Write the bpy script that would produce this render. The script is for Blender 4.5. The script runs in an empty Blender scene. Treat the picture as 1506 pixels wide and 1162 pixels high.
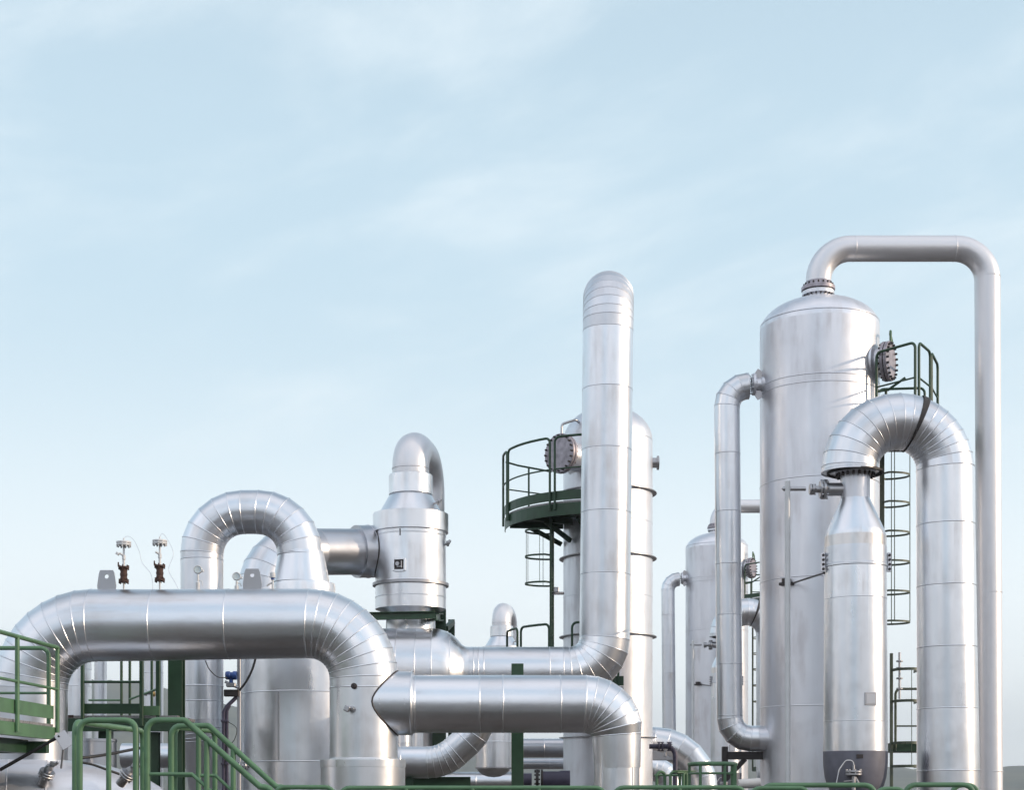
import bpy, math, random
from mathutils import Vector, Matrix
random.seed(11)
sc = bpy.context.scene
COL = sc.collection

# ------------------------------------------------------------------ camera
F = 2300.0          # focal length in photo pixels (photo 1506 wide)
HZ = 1168.0         # pixel row of the horizon
ZC = 3.2            # eye height above the ground
cam = bpy.data.cameras.new("camera")
cam.sensor_width = 36.0
cam.sensor_fit = 'HORIZONTAL'
cam.lens = 36.0 * F / 1506.0
cam.shift_y = (HZ - 581.0) / 1506.0
cam.clip_start = 0.1
cam.clip_end = 20000
camo = bpy.data.objects.new("camera", cam)
camo.location = (0, 0, ZC)
camo.rotation_euler = (math.radians(90), 0, 0)
COL.objects.link(camo)
sc.camera = camo

# ------------------------------------------------------------------ light
SUN_EL, SUN_AZ = math.radians(15), math.radians(100)    # azimuth from +Y towards +X
sun = bpy.data.lights.new("sun", 'SUN')
sun.energy = 2.3
sun.angle = math.radians(0.5)
sun.color = (1.0, 0.79, 0.58)
suno = bpy.data.objects.new("sun", sun)
d = Vector((math.sin(SUN_AZ)*math.cos(SUN_EL), math.cos(SUN_AZ)*math.cos(SUN_EL), math.sin(SUN_EL)))
suno.rotation_euler = d.to_track_quat('Z', 'Y').to_euler()
COL.objects.link(suno)

def new_nodes(tree):
    tree.nodes.clear()
    N = tree.nodes.new
    def link(a, b): tree.links.new(a, b)
    return N, link

world = bpy.data.worlds.new("World")
sc.world = world
world.use_nodes = True
N, link = new_nodes(world.node_tree)
out = N('ShaderNodeOutputWorld'); bg = N('ShaderNodeBackground')
sky = N('ShaderNodeTexSky'); sky.sky_type = 'NISHITA'; sky.sun_disc = False
sky.sun_elevation = SUN_EL; sky.sun_rotation = SUN_AZ
sky.air_density = 1.0; sky.dust_density = 1.0; sky.ozone_density = 1.5
tc = N('ShaderNodeTexCoord')
sep = N('ShaderNodeSeparateXYZ'); link(tc.outputs['Generated'], sep.inputs[0])
mp0 = N('ShaderNodeMapping'); mp0.inputs['Rotation'].default_value = (0, math.radians(15), 0)
link(tc.outputs['Generated'], mp0.inputs[0])
mp = N('ShaderNodeMapping'); mp.inputs['Scale'].default_value = (4.2, 4.2, 12.0); mp.inputs['Location'].default_value = (2.3, 0.7, 1.4)
link(mp0.outputs[0], mp.inputs[0])
n1 = N('ShaderNodeTexNoise'); n1.inputs['Scale'].default_value = 1.0; n1.inputs['Detail'].default_value = 8; n1.inputs['Roughness'].default_value = 0.55
n1.inputs['Distortion'].default_value = 0.25
link(mp.outputs[0], n1.inputs['Vector'])
r1 = N('ShaderNodeMapRange'); r1.interpolation_type = 'SMOOTHSTEP'
r1.inputs['From Min'].default_value = 0.44; r1.inputs['From Max'].default_value = 0.78
r1.inputs['To Min'].default_value = 0.0; r1.inputs['To Max'].default_value = 0.68
link(n1.outputs[0], r1.inputs['Value'])
veil = N('ShaderNodeMix'); veil.data_type = 'RGBA'                 # thin high overcast veil over the clear sky
vz = N('ShaderNodeMapRange'); vz.interpolation_type = 'SMOOTHSTEP'       # the veil thins overhead
vz.inputs['From Min'].default_value = 0.30; vz.inputs['From Max'].default_value = 0.85
vz.inputs['To Min'].default_value = 0.86; vz.inputs['To Max'].default_value = 0.25
link(sep.outputs[2], vz.inputs['Value']); link(vz.outputs[0], veil.inputs['Factor'])
veil.inputs['B'].default_value = (4.35, 5.65, 6.45, 1)
link(sky.outputs[0], veil.inputs['A'])
low = N('ShaderNodeMapRange'); low.interpolation_type = 'SMOOTHERSTEP'   # paler towards the horizon
low.inputs['From Min'].default_value = 0.0; low.inputs['From Max'].default_value = 0.36
low.inputs['To Min'].default_value = 0.92; low.inputs['To Max'].default_value = 0.0
link(sep.outputs[2], low.inputs['Value'])
m2 = N('ShaderNodeMix'); m2.data_type = 'RGBA'; m2.inputs['B'].default_value = (7.7, 8.15, 8.25, 1)
link(veil.outputs['Result'], m2.inputs['A']); link(low.outputs[0], m2.inputs['Factor'])
m3 = N('ShaderNodeMix'); m3.data_type = 'RGBA'; m3.inputs['B'].default_value = (5.9, 6.6, 7.0, 1)
link(m2.outputs['Result'], m3.inputs['A']); link(r1.outputs[0], m3.inputs['Factor'])
# added unseen broken cloud behind the viewer, to streak the pipe reflections
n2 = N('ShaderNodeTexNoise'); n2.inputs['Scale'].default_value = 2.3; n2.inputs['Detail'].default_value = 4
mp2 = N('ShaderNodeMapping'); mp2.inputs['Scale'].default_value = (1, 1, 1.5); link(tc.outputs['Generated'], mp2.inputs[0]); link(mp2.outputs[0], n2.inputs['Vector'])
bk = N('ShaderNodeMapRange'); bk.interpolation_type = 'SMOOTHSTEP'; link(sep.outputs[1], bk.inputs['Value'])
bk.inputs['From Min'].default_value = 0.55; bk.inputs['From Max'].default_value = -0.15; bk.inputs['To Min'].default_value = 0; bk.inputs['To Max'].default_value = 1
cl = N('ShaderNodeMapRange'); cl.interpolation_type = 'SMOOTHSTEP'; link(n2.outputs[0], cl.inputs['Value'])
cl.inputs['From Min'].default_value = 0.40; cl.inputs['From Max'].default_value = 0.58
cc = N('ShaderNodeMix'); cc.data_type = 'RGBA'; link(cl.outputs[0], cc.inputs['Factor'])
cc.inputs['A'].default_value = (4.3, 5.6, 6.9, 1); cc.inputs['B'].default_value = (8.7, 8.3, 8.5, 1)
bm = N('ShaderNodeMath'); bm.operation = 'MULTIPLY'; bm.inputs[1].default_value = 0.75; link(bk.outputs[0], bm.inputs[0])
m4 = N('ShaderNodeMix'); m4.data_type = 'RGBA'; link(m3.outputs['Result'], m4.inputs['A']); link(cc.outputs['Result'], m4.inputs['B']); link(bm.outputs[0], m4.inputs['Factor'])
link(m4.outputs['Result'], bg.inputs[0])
bg.inputs[1].default_value = 0.14
link(bg.outputs[0], out.inputs[0])

sc.view_settings.view_transform = 'Standard'
sc.view_settings.look = 'None'
sc.view_settings.exposure = 0.18
sc.view_settings.gamma = 1.0
sc.cycles.use_denoising = True
sc.cycles.max_bounces = 8
sc.cycles.glossy_bounces = 5
sc.cycles.caustics_reflective = False

# ------------------------------------------------------------------ helpers
def W(px, py, Y): return Vector(((px-753.0)/F*Y, Y, ZC+(HZ-py)/F*Y))
def S(n, Y): return n/F*Y
V = Vector

class MB:
    def __init__(s): s.v=[]; s.f=[]; s.uv=[]; s.sec=[]; s.sm=[]; s.mi=[]; s.m=0; s.cur=random.random()*50
    def face(s, idx, uvs=None, smooth=True):
        s.f.append(tuple(idx)); s.uv.append(uvs or [(0.0,0.0)]*len(idx)); s.sm.append(smooth); s.mi.append(s.m)
    def add(s, p):
        s.v.append(V(p)); s.sec.append(s.cur); return len(s.v)-1
    def build(s, name, mat, parent=None):
        off = V((0,0,0)); p = parent
        while p is not None: off += p.location; p = p.parent
        me = bpy.data.meshes.new(name)
        me.from_pydata([v-off for v in s.v], [], s.f)
        ul = me.uv_layers.new(name="UVMap")
        flat = [c for fu in s.uv for uv in fu for c in uv]
        ul.data.foreach_set("uv", flat)
        at = me.attributes.new("sec", 'FLOAT', 'POINT'); at.data.foreach_set("value", s.sec)
        me.polygons.foreach_set("use_smooth", s.sm)
        for q in (mat if isinstance(mat,(list,tuple)) else [mat]): me.materials.append(q)
        me.polygons.foreach_set("material_index", s.mi)
        me.update()
        o = bpy.data.objects.new(name, me); COL.objects.link(o)
        if parent is not None: o.parent = parent
        return o

def perp(t):
    a = V((0,0,1)) if abs(t.z) < 0.9 else V((0,-1,0))
    n = a - t*a.dot(t)
    return n.normalized()

def route(cs, bends, step=None):
    """polyline with rounded (gored) corners.  bends: list of (radius, gores) for the inner corners."""
    pts = [V(cs[0])]
    for i in range(1, len(cs)-1):
        r, n = bends[i-1]
        p, a, b = V(cs[i]), V(cs[i-1]), V(cs[i+1])
        d1, d2 = (p-a).normalized(), (b-p).normalized()
        th = d1.angle(d2)
        if th < 1e-3 or r <= 0: pts.append(p); continue
        tl = r*math.tan(th/2)
        s, e = p-d1*tl, p+d2*tl
        nrm = (d2 - d1*d1.dot(d2)).normalized()
        c = s + nrm*r
        for k in range(n+1):
            q = th*k/n
            pts.append(c - nrm*r*math.cos(q) + d1*r*math.sin(q))
    pts.append(V(cs[-1]))
    if step:
        o = [pts[0]]
        for a, b in zip(pts, pts[1:]):
            L = (b-a).length
            k = max(1, round(L/step)) if L > 1.5*step else 1
            for j in range(1, k+1): o.append(a.lerp(b, j/k))
        pts = o
    q = [pts[0]]
    for p in pts[1:]:
        if (p-q[-1]).length > 1e-4: q.append(p)
    return q

def lens(pts):
    c = [0.0]
    for a, b in zip(pts, pts[1:]): c.append(c[-1]+(b-a).length)
    return c

def radii_of(pts, rad):
    if isinstance(rad, (int, float)): return [rad]*len(pts)
    if len(rad) == len(pts): return list(rad)
    c = lens(pts)
    return [rad[0]+(rad[1]-rad[0])*x/c[-1] for x in c]

def bead(mb, ring_o, p, t, h, w, n):
    """raised seam on a ring: ring_o are offsets from p"""
    prof = [(0, -w), (h, -w*0.55), (h, w*0.55), (0, w)]
    ids = []
    for (dr, dz) in prof:
        ids.append([mb.add(p + o + o.normalized()*dr + t*dz) for o in ring_o])
    for k in range(3):
        A, B = ids[k], ids[k+1]
        for i in range(n):
            j = (i+1) % n
            mb.face((A[i], A[j], B[j], B[i]), smooth=False if k != 1 else True)

def sweep(mb, pts, rad, n=56, seams=True, h=0.0038, w=0.009, caps=(True, True), flat=True, rng=None, jb=True):
    """tube through pts.  flat=True: every piece is its own straight can with mitred ends and a bead on each joint."""
    m = len(pts); R = radii_of(pts, rad); c = lens(pts)
    T = [(pts[i+1]-pts[i]).normalized() for i in range(m-1)]
    nv = perp(T[0]); fr = []
    for i in range(m-1):
        if i: nv = T[i-1].rotation_difference(T[i]) @ nv
        nv = (nv - T[i]*nv.dot(T[i])).normalized()
        fr.append((nv.copy(), T[i].cross(nv)))
    B = [T[0]] + [(T[i-1]+T[i]).normalized() for i in range(1, m-1)] + [T[-1]]
    cs = [(math.cos(2*math.pi*k/n), math.sin(2*math.pi*k/n)) for k in range(n)]
    def ring(i, s):
        a, b = fr[s]; t = T[s]; o = []
        for (x, y) in cs:
            q = (a*x + b*y)*R[i]
            q = q - t*(q.dot(B[i])/t.dot(B[i])); o.append(q)
        return o
    lo, hi = rng if rng else (0, m-1)
    prev = None
    for s in range(lo, hi):
        if flat: mb.cur += 1.37 + random.random()
        r0, r1 = ring(s, s), ring(s+1, s)
        if flat or prev is None: A = [mb.add(pts[s]+o) for o in r0]
        else: A = prev
        Bq = [mb.add(pts[s+1]+o) for o in r1]
        for k in range(n):
            j = (k+1) % n
            u0, u1 = 2*math.pi*k/n*R[s], 2*math.pi*(k+1)/n*R[s]
            mb.face((A[k], A[j], Bq[j], Bq[k]), [(u0, c[s]), (u1, c[s]), (u1, c[s+1]), (u0, c[s+1])])
        prev = Bq
        if seams and flat and s > 0 and (jb or s > lo): bead(mb, ring(s, s), pts[s], B[s], h, w, n)
        if s == 0 and caps[0]:
            q = [mb.add(pts[0]+o) for o in r0]; mb.face(tuple(reversed(q)), smooth=False)
        if s == m-2 and caps[1]:
            q = [mb.add(pts[-1]+o) for o in r1]; mb.face(tuple(q), smooth=False)
    return mb

def tube(mb, cs, r, br=0.0, n=10, g=5):
    pts = route(cs, [(br, g)]*(len(cs)-2)) if br > 0 else [V(c) for c in cs]
    return sweep(mb, pts, r, n=n, seams=False, flat=False)

def lathe(mb, base, axis, prof, n=64, sharp=28, uvs=1.0):
    """prof: list of (r, h) along axis from base."""
    base = V(base); t = V(axis).normalized(); a = perp(t); b = t.cross(a)
    cs = [(math.cos(2*math.pi*k/n), math.sin(2*math.pi*k/n)) for k in range(n)]
    def ring(r, h): return [mb.add(base + t*h + (a*x+b*y)*r) for (x, y) in cs]
    def ang(i):
        d1 = (prof[i][0]-prof[i-1][0], prof[i][1]-prof[i-1][1]); d2 = (prof[i+1][0]-prof[i][0], prof[i+1][1]-prof[i][1])
        return abs(math.degrees(math.atan2(d1[0]*d2[1]-d1[1]*d2[0], d1[0]*d2[0]+d1[1]*d2[1])))
    prev = None; v = 0.0
    for i in range(len(prof)-1):
        (ra, ha), (rb, hb) = prof[i], prof[i+1]
        if i == 0 or ang(i) > sharp:
            mb.cur += 0.91 + random.random(); A = ring(max(ra, 1e-4), ha)
        else: A = prev
        Bq = ring(max(rb, 1e-4), hb)
        L = math.hypot(rb-ra, hb-ha); rm = max(ra, rb)
        for k in range(n):
            j = (k+1) % n
            u0, u1 = 2*math.pi*k/n*rm, 2*math.pi*(k+1)/n*rm
            mb.face((A[k], A[j], Bq[j], Bq[k]), [(u0, v), (u1, v), (u1, v+L), (u0, v+L)])
        prev = Bq; v += L
    return mb

def ringbead(mb, base, axis, r, hgt, h=0.006, w=0.010, n=64):
    t = V(axis).normalized(); a = perp(t); b = t.cross(a)
    ro = [(a*math.cos(2*math.pi*k/n)+b*math.sin(2*math.pi*k/n))*r for k in range(n)]
    bead(mb, ro, V(base)+t*hgt, t, h, w, n)

def box(mb, c, size, rot=None, bev=0.0):
    c = V(c); hx, hy, hz = size[0]/2, size[1]/2, size[2]/2
    M = rot if rot is not None else Matrix.Identity(3)
    e = min(bev, hx*.45, hy*.45, hz*.45)
    if e <= 0:
        P = [mb.add(c + M @ V((x*hx, y*hy, z*hz))) for x in (-1,1) for y in (-1,1) for z in (-1,1)]
        for q in ((0,1,3,2),(4,6,7,5),(0,4,5,1),(2,3,7,6),(0,2,6,4),(1,5,7,3)):
            mb.face([P[i] for i in q], [(0,0),(0,1),(1,1),(1,0)], False)
        return
    # bevelled box: three vertices per corner
    idx = {}
    for x in (-1,1):
        for y in (-1,1):
            for z in (-1,1):
                idx[(x,y,z)] = (mb.add(c+M@V((x*hx, y*(hy-e), z*(hz-e)))), mb.add(c+M@V((x*(hx-e), y*hy, z*(hz-e)))), mb.add(c+M@V((x*(hx-e), y*(hy-e), z*hz))))
    for s in (-1,1):
        q = [idx[(s,y,z)][0] for (y,z) in ((-1,-1),(1,-1),(1,1),(-1,1))]; mb.face(q if s>0 else q[::-1], None, False)
        q = [idx[(x,s,z)][1] for (x,z) in ((-1,-1),(-1,1),(1,1),(1,-1))]; mb.face(q if s>0 else q[::-1], None, False)
        q = [idx[(x,y,s)][2] for (x,y) in ((-1,-1),(1,-1),(1,1),(-1,1))]; mb.face(q if s>0 else q[::-1], None, False)
        for u in (-1,1):
            A, Bc = idx[(s,u,-1)], idx[(s,u,1)]; mb.face((A[0],A[1],Bc[1],Bc[0]) if s*u>0 else (Bc[0],Bc[1],A[1],A[0]), None, False)
            A, Bc = idx[(s,-1,u)], idx[(s,1,u)]; mb.face((A[0],Bc[0],Bc[2],A[2]) if s*u>0 else (A[2],Bc[2],Bc[0],A[0]), None, False)
            A, Bc = idx[(-1,s,u)], idx[(1,s,u)]; mb.face((A[1],A[2],Bc[2],Bc[1]) if s*u>0 else (Bc[1],Bc[2],A[2],A[1]), None, False)
    for k, (p, q, r) in idx.items():
        mb.face((p,q,r) if k[0]*k[1]*k[2]>0 else (r,q,p), None, False)

def basis(t, up=(0,0,1)):
    t = V(t).normalized(); up = V(up)
    if abs(t.dot(up)) > 0.98: up = V((0,1,0))
    s = up.cross(t).normalized(); u = t.cross(s)
    return Matrix((s, u, t)).transposed()       # columns: side, up, along

def bar(mb, a, b, w, h, up=(0,0,1), bev=0.004):
    a, b = V(a), V(b)
    box(mb, (a+b)/2, (w, h, (b-a).length), basis(b-a, up), bev)

def ibeam(mb, a, b, w, h, up=(0,0,1), tw=0.012, tf=0.016):
    a, b = V(a), V(b); M = basis(b-a, up); u = M @ V((0,1,0)); L = (b-a).length; c = (a+b)/2
    box(mb, c+u*(h/2-tf/2), (w, tf, L), M, 0.002); box(mb, c-u*(h/2-tf/2), (w, tf, L), M, 0.002)
    box(mb, c, (tw, h-2*tf-0.001, L), M, 0)

def bolts(mb, c, axis, r, n, br=0.018, L=0.09, ph=0.0):
    t = V(axis).normalized(); a = perp(t); b = t.cross(a)
    for k in range(n):
        q = 2*math.pi*(k+ph)/n
        p = V(c) + (a*math.cos(q)+b*math.sin(q))*r
        lathe(mb, p-t*L/2, t, [(0,0),(br,0),(br,L*.28),(br*.55,L*.28),(br*.55,L*.72),(br,L*.72),(br,L),(0,L)], n=6)

def flange(mb, c, axis, r, th, nb=0, br=0.016):
    """disc centred on c, thickness th, with its bolts"""
    lathe(mb, V(c)-V(axis).normalized()*th/2, axis, [(0,0),(r-.006,0),(r,.006),(r,th-.006),(r-.006,th),(0,th)], n=40)
    if nb: bolts(mb, c, axis, r*0.87, nb, br, th+br*3.4)

def tag(o, label=None, cat=None, group=None, kind=None):
    if label: o["label"] = label
    if cat: o["category"] = cat
    if group: o["group"] = group
    if kind: o["kind"] = kind
    return o

def thing(name, loc, label, cat, group=None):
    o = bpy.data.objects.new(name, None); o.empty_display_size = 0.3
    COL.objects.link(o); o.location = V(loc)
    return tag(o, label, cat, group)

def kids(o): return [c for c in bpy.data.objects if c.parent == o]
def copy_tree(o, parent=None):
    c = o.copy(); COL.objects.link(c)
    if parent is not None: c.parent = parent
    for ch in kids(o): copy_tree(ch, c)
    return c

# ------------------------------------------------------------------ materials
def mat_base(name):
    m = bpy.data.materials.new(name); m.use_nodes = True
    N, link = new_nodes(m.node_tree)
    o = N('ShaderNodeOutputMaterial'); b = N('ShaderNodeBsdfPrincipled'); link(b.outputs[0], o.inputs[0])
    return m, N, link, b

def math_node(N, link, op, a, b):
    m = N('ShaderNodeMath'); m.operation = op
    for i, x in enumerate((a, b)):
        if isinstance(x, (int, float)): m.inputs[i].default_value = x
        else: link(x, m.inputs[i])
    return m.outputs[0]

def metal(name, col, rough, metallic=1.0, wave=0.016, wfreq=1.5, brush=0.0001, tint=0.08, dirt=0.36, dirtcol=(0.42,0.36,0.32), rvar=0.08, along=0.07, dent=0.006):
    """sheet metal: long dents and brushing run along the pipe (UV v), each can differs a little (sec)."""
    m, N, link, b = mat_base(name)
    uv = N('ShaderNodeUVMap'); uv.uv_map = "UVMap"
    at = N('ShaderNodeAttribute'); at.attribute_name = "sec"
    sp = N('ShaderNodeSeparateXYZ'); link(uv.outputs[0], sp.inputs[0])
    def coord(su, sv, ss):
        c = N('ShaderNodeCombineXYZ')
        link(math_node(N, link, 'MULTIPLY', sp.outputs[0], su), c.inputs[0])
        link(math_node(N, link, 'MULTIPLY', sp.outputs[1], sv), c.inputs[1])
        link(math_node(N, link, 'MULTIPLY', at.outputs['Fac'], ss), c.inputs[2])
        return c.outputs[0]
    def noise(vec, scale, det, ro=0.5):
        n = N('ShaderNodeTexNoise'); n.inputs['Scale'].default_value = scale; n.inputs['Detail'].default_value = det
        n.inputs['Roughness'].default_value = ro
        link(vec, n.inputs['Vector']); return n
    nw = noise(coord(wfreq, along*wfreq, 3.1), 1.0, 1.5)
    nb = noise(coord(55, 1.2, 5.3), 1.0, 3)
    nd = noise(coord(5.0, 0.7, 2.3), 1.0, 5, 0.6)
    ns = noise(coord(0.0, 0.0, 7.7), 1.0, 0)
    ng = N('ShaderNodeTexNoise'); ng.inputs['Scale'].default_value = 1.7; ng.inputs['Detail'].default_value = 6
    tcn = N('ShaderNodeTexCoord'); link(tcn.outputs['Object'], ng.inputs['Vector'])
    b1 = N('ShaderNodeBump'); b1.inputs['Strength'].default_value = 1.0; b1.inputs['Distance'].default_value = wave
    link(nw.outputs[0], b1.inputs['Height'])
    nq = noise(coord(2.6, 2.1, 4.4), 1.0, 2)
    b3 = N('ShaderNodeBump'); b3.inputs['Strength'].default_value = 1.0; b3.inputs['Distance'].default_value = dent
    link(nq.outputs[0], b3.inputs['Height']); link(b1.outputs[0], b3.inputs['Normal'])
    b2 = N('ShaderNodeBump'); b2.inputs['Strength'].default_value = 1.0; b2.inputs['Distance'].default_value = brush
    link(nb.outputs[0], b2.inputs['Height']); link(b3.outputs[0], b2.inputs['Normal'])
    link(b2.outputs[0], b.inputs['Normal'])
    # colour: per-can tint, dirt streaks
    mr = N('ShaderNodeMapRange'); link(ns.outputs[0], mr.inputs['Value'])
    mr.inputs['From Min'].default_value = .3; mr.inputs['From Max'].default_value = .7
    mr.inputs['To Min'].default_value = 1-tint; mr.inputs['To Max'].default_value = 1+tint
    vm = N('ShaderNodeVectorMath'); vm.operation = 'SCALE'; vm.inputs[0].default_value = col; link(mr.outputs[0], vm.inputs['Scale'])
    dm = math_node(N, link, 'MULTIPLY', nd.outputs[0], ng.outputs[0])
    dr = N('ShaderNodeMapRange'); link(dm, dr.inputs['Value']); dr.interpolation_type = 'SMOOTHSTEP'
    dr.inputs['From Min'].default_value = .22; dr.inputs['From Max'].default_value = .48
    dr.inputs['To Min'].default_value = 0; dr.inputs['To Max'].default_value = dirt
    mx = N('ShaderNodeMix'); mx.data_type = 'RGBA'; link(vm.outputs[0], mx.inputs['A']); mx.inputs['B'].default_value = (*dirtcol, 1)
    link(dr.outputs[0], mx.inputs['Factor']); link(mx.outputs['Result'], b.inputs['Base Color'])
    rr = N('ShaderNodeMapRange'); link(nd.outputs[0], rr.inputs['Value'])
    rr.inputs['From Min'].default_value = .3; rr.inputs['From Max'].default_value = .75
    rr.inputs['To Min'].default_value = rough-rvar*.6; rr.inputs['To Max'].default_value = rough+rvar
    link(rr.outputs[0], b.inputs['Roughness'])
    b.inputs['Metallic'].default_value = metallic
    return m

def plain(name, col, rough=0.5, metallic=0.0, var=0.15, scale=6.0, wear=None, wearcol=(0.12,0.05,0.025), bump=0.0):
    m, N, link, b = mat_base(name)
    tcn = N('ShaderNodeTexCoord')
    n = N('ShaderNodeTexNoise'); n.inputs['Scale'].default_value = scale; n.inputs['Detail'].default_value = 6
    link(tcn.outputs['Object'], n.inputs['Vector'])
    mr = N('ShaderNodeMapRange'); link(n.outputs[0], mr.inputs['Value'])
    mr.inputs['From Min'].default_value = .3; mr.inputs['From Max'].default_value = .7
    mr.inputs['To Min'].default_value = 1-var; mr.inputs['To Max'].default_value = 1+var
    vm = N('ShaderNodeVectorMath'); vm.operation = 'SCALE'; vm.inputs[0].default_value = col; link(mr.outputs[0], vm.inputs['Scale'])
    outc = vm.outputs[0]
    if wear:
        n2 = N('ShaderNodeTexNoise'); n2.inputs['Scale'].default_value = scale*3.1; n2.inputs['Detail'].default_value = 8; n2.inputs['Roughness'].default_value = .65
        link(tcn.outputs['Object'], n2.inputs['Vector'])
        r = N('ShaderNodeMapRange'); r.interpolation_type = 'SMOOTHSTEP'; link(n2.outputs[0], r.inputs['Value'])
        r.inputs['From Min'].default_value = wear; r.inputs['From Max'].default_value = wear+.08
        mx = N('ShaderNodeMix'); mx.data_type = 'RGBA'; link(outc, mx.inputs['A']); mx.inputs['B'].default_value = (*wearcol, 1)
        link(r.outputs[0], mx.inputs['Factor']); outc = mx.outputs['Result']
    link(outc, b.inputs['Base Color'])
    r2 = N('ShaderNodeMapRange'); link(n.outputs[0], r2.inputs['Value'])
    r2.inputs['To Min'].default_value = rough-.1; r2.inputs['To Max'].default_value = rough+.1
    link(r2.outputs[0], b.inputs['Roughness'])
    b.inputs['Metallic'].default_value = metallic
    if bump:
        bp = N('ShaderNodeBump'); bp.inputs['Distance'].default_value = bump; link(n.outputs[0], bp.inputs['Height']); link(bp.outputs[0], b.inputs['Normal'])
    return m

ALU   = metal("aluminium cladding", (.755,.775,.815), .33)
ALUB  = metal("bright cladding", (.82,.835,.865), .31, wave=.018, wfreq=1.4)
ALUD  = metal("dull and shaded cladding", (.58,.59,.625), .34, dirt=.25)  # darker tone; on elbow_pipe it stands in for shade
MATTE = metal("matte cladding", (.72,.735,.775), .46, dirt=.3)
SHELL = metal("silver painted shell", (.79,.80,.845), .41, metallic=.80, wave=.007, wfreq=1.1, brush=.0002, tint=.05, dirt=.42, dirtcol=(.50,.46,.46), rvar=.16)
PIPEP = metal("silver painted pipe", (.80,.795,.82), .42, metallic=.62, wave=.002, wfreq=1.5, brush=.0003, tint=.02, dirt=.10, dirtcol=(.42,.36,.32))
STEEL = metal("galvanised steel", (.46,.46,.48), .40, wave=.001, dirt=.3)
GREYP = plain("grey painted skirt", (.165,.165,.20), .5, var=.12, wear=.66, wearcol=(.24,.2,.17))
DARK  = plain("dark rubber band", (.035,.03,.03), .6, wear=.6, wearcol=(.07,.05,.04))
DKST  = plain("dark steel bolts", (.06,.05,.05), .5, metallic=.4)
PURP  = plain("dull violet grey painted pipe", (.10,.09,.14), .45)
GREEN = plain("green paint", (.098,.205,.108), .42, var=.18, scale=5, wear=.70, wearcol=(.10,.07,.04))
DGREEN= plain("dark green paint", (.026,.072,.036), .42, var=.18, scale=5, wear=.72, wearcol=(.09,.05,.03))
OLIVE = plain("weathered olive green paint", (.125,.150,.105), .5, var=.2, wear=.66, wearcol=(.22,.2,.17))
GRATE = plain("galvanised grating", (.34,.33,.34), .55, metallic=.5, scale=30, var=.3)
RUST  = plain("rusty valve", (.075,.038,.028), .75, var=.4, scale=20)
BLUE  = plain("blue enamel", (.04,.10,.33), .35)
BLACK = plain("black cable", (.02,.02,.022), .5)
WHITE = plain("white enamel", (.72,.73,.74), .35, var=.06)
FACE  = plain("gauge dial", (.62,.72,.76), .12, var=.04)
BRASS = plain("brass fitting", (.5,.32,.12), .35, metallic=1.0)
RUSTSTAIN = plain("rust streaked plate", (.40,.37,.41), .5, metallic=.55, scale=9, var=.3, wear=.64, wearcol=(.20,.12,.10))
CONC  = plain("concrete", (.30,.29,.27), .85, var=.2, scale=1.2)

# ------------------------------------------------------------------ ground, hills
def ground():
    m, N, link, b = mat_base("gravel yard")
    tcn = N('ShaderNodeTexCoord')
    n = N('ShaderNodeTexNoise'); n.inputs['Scale'].default_value = .06; n.inputs['Detail'].default_value = 8
    n2 = N('ShaderNodeTexNoise'); n2.inputs['Scale'].default_value = 22; n2.inputs['Detail'].default_value = 4
    link(tcn.outputs['Object'], n.inputs['Vector']); link(tcn.outputs['Object'], n2.inputs['Vector'])
    cr = N('ShaderNodeValToRGB'); link(n.outputs[0], cr.inputs[0])
    cr.color_ramp.elements[0].position = .35; cr.color_ramp.elements[0].color = (.085,.073,.067,1)
    cr.color_ramp.elements[1].position = .7; cr.color_ramp.elements[1].color = (.125,.108,.10,1)
    mr = N('ShaderNodeMapRange'); link(n2.outputs[0], mr.inputs['Value']); mr.inputs['To Min'].default_value=.6; mr.inputs['To Max'].default_value=1.4
    vm = N('ShaderNodeVectorMath'); vm.operation='SCALE'; link(cr.outputs[0], vm.inputs[0]); link(mr.outputs[0], vm.inputs['Scale'])
    link(vm.outputs[0], b.inputs['Base Color']); b.inputs['Roughness'].default_value=.9
    bp = N('ShaderNodeBump'); bp.inputs['Distance'].default_value=.02; link(n2.outputs[0], bp.inputs['Height']); link(bp.outputs[0], b.inputs['Normal'])
    g = MB(); n = 48; R = 3000
    c = g.add((0,0,0)); ring = [g.add((R*math.cos(2*math.pi*k/n), R*math.sin(2*math.pi*k/n), 0)) for k in range(n)]
    for k in range(n): g.face((c, ring[k], ring[(k+1)%n]), None, False)
    tag(g.build("ground", m), kind='structure')

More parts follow.
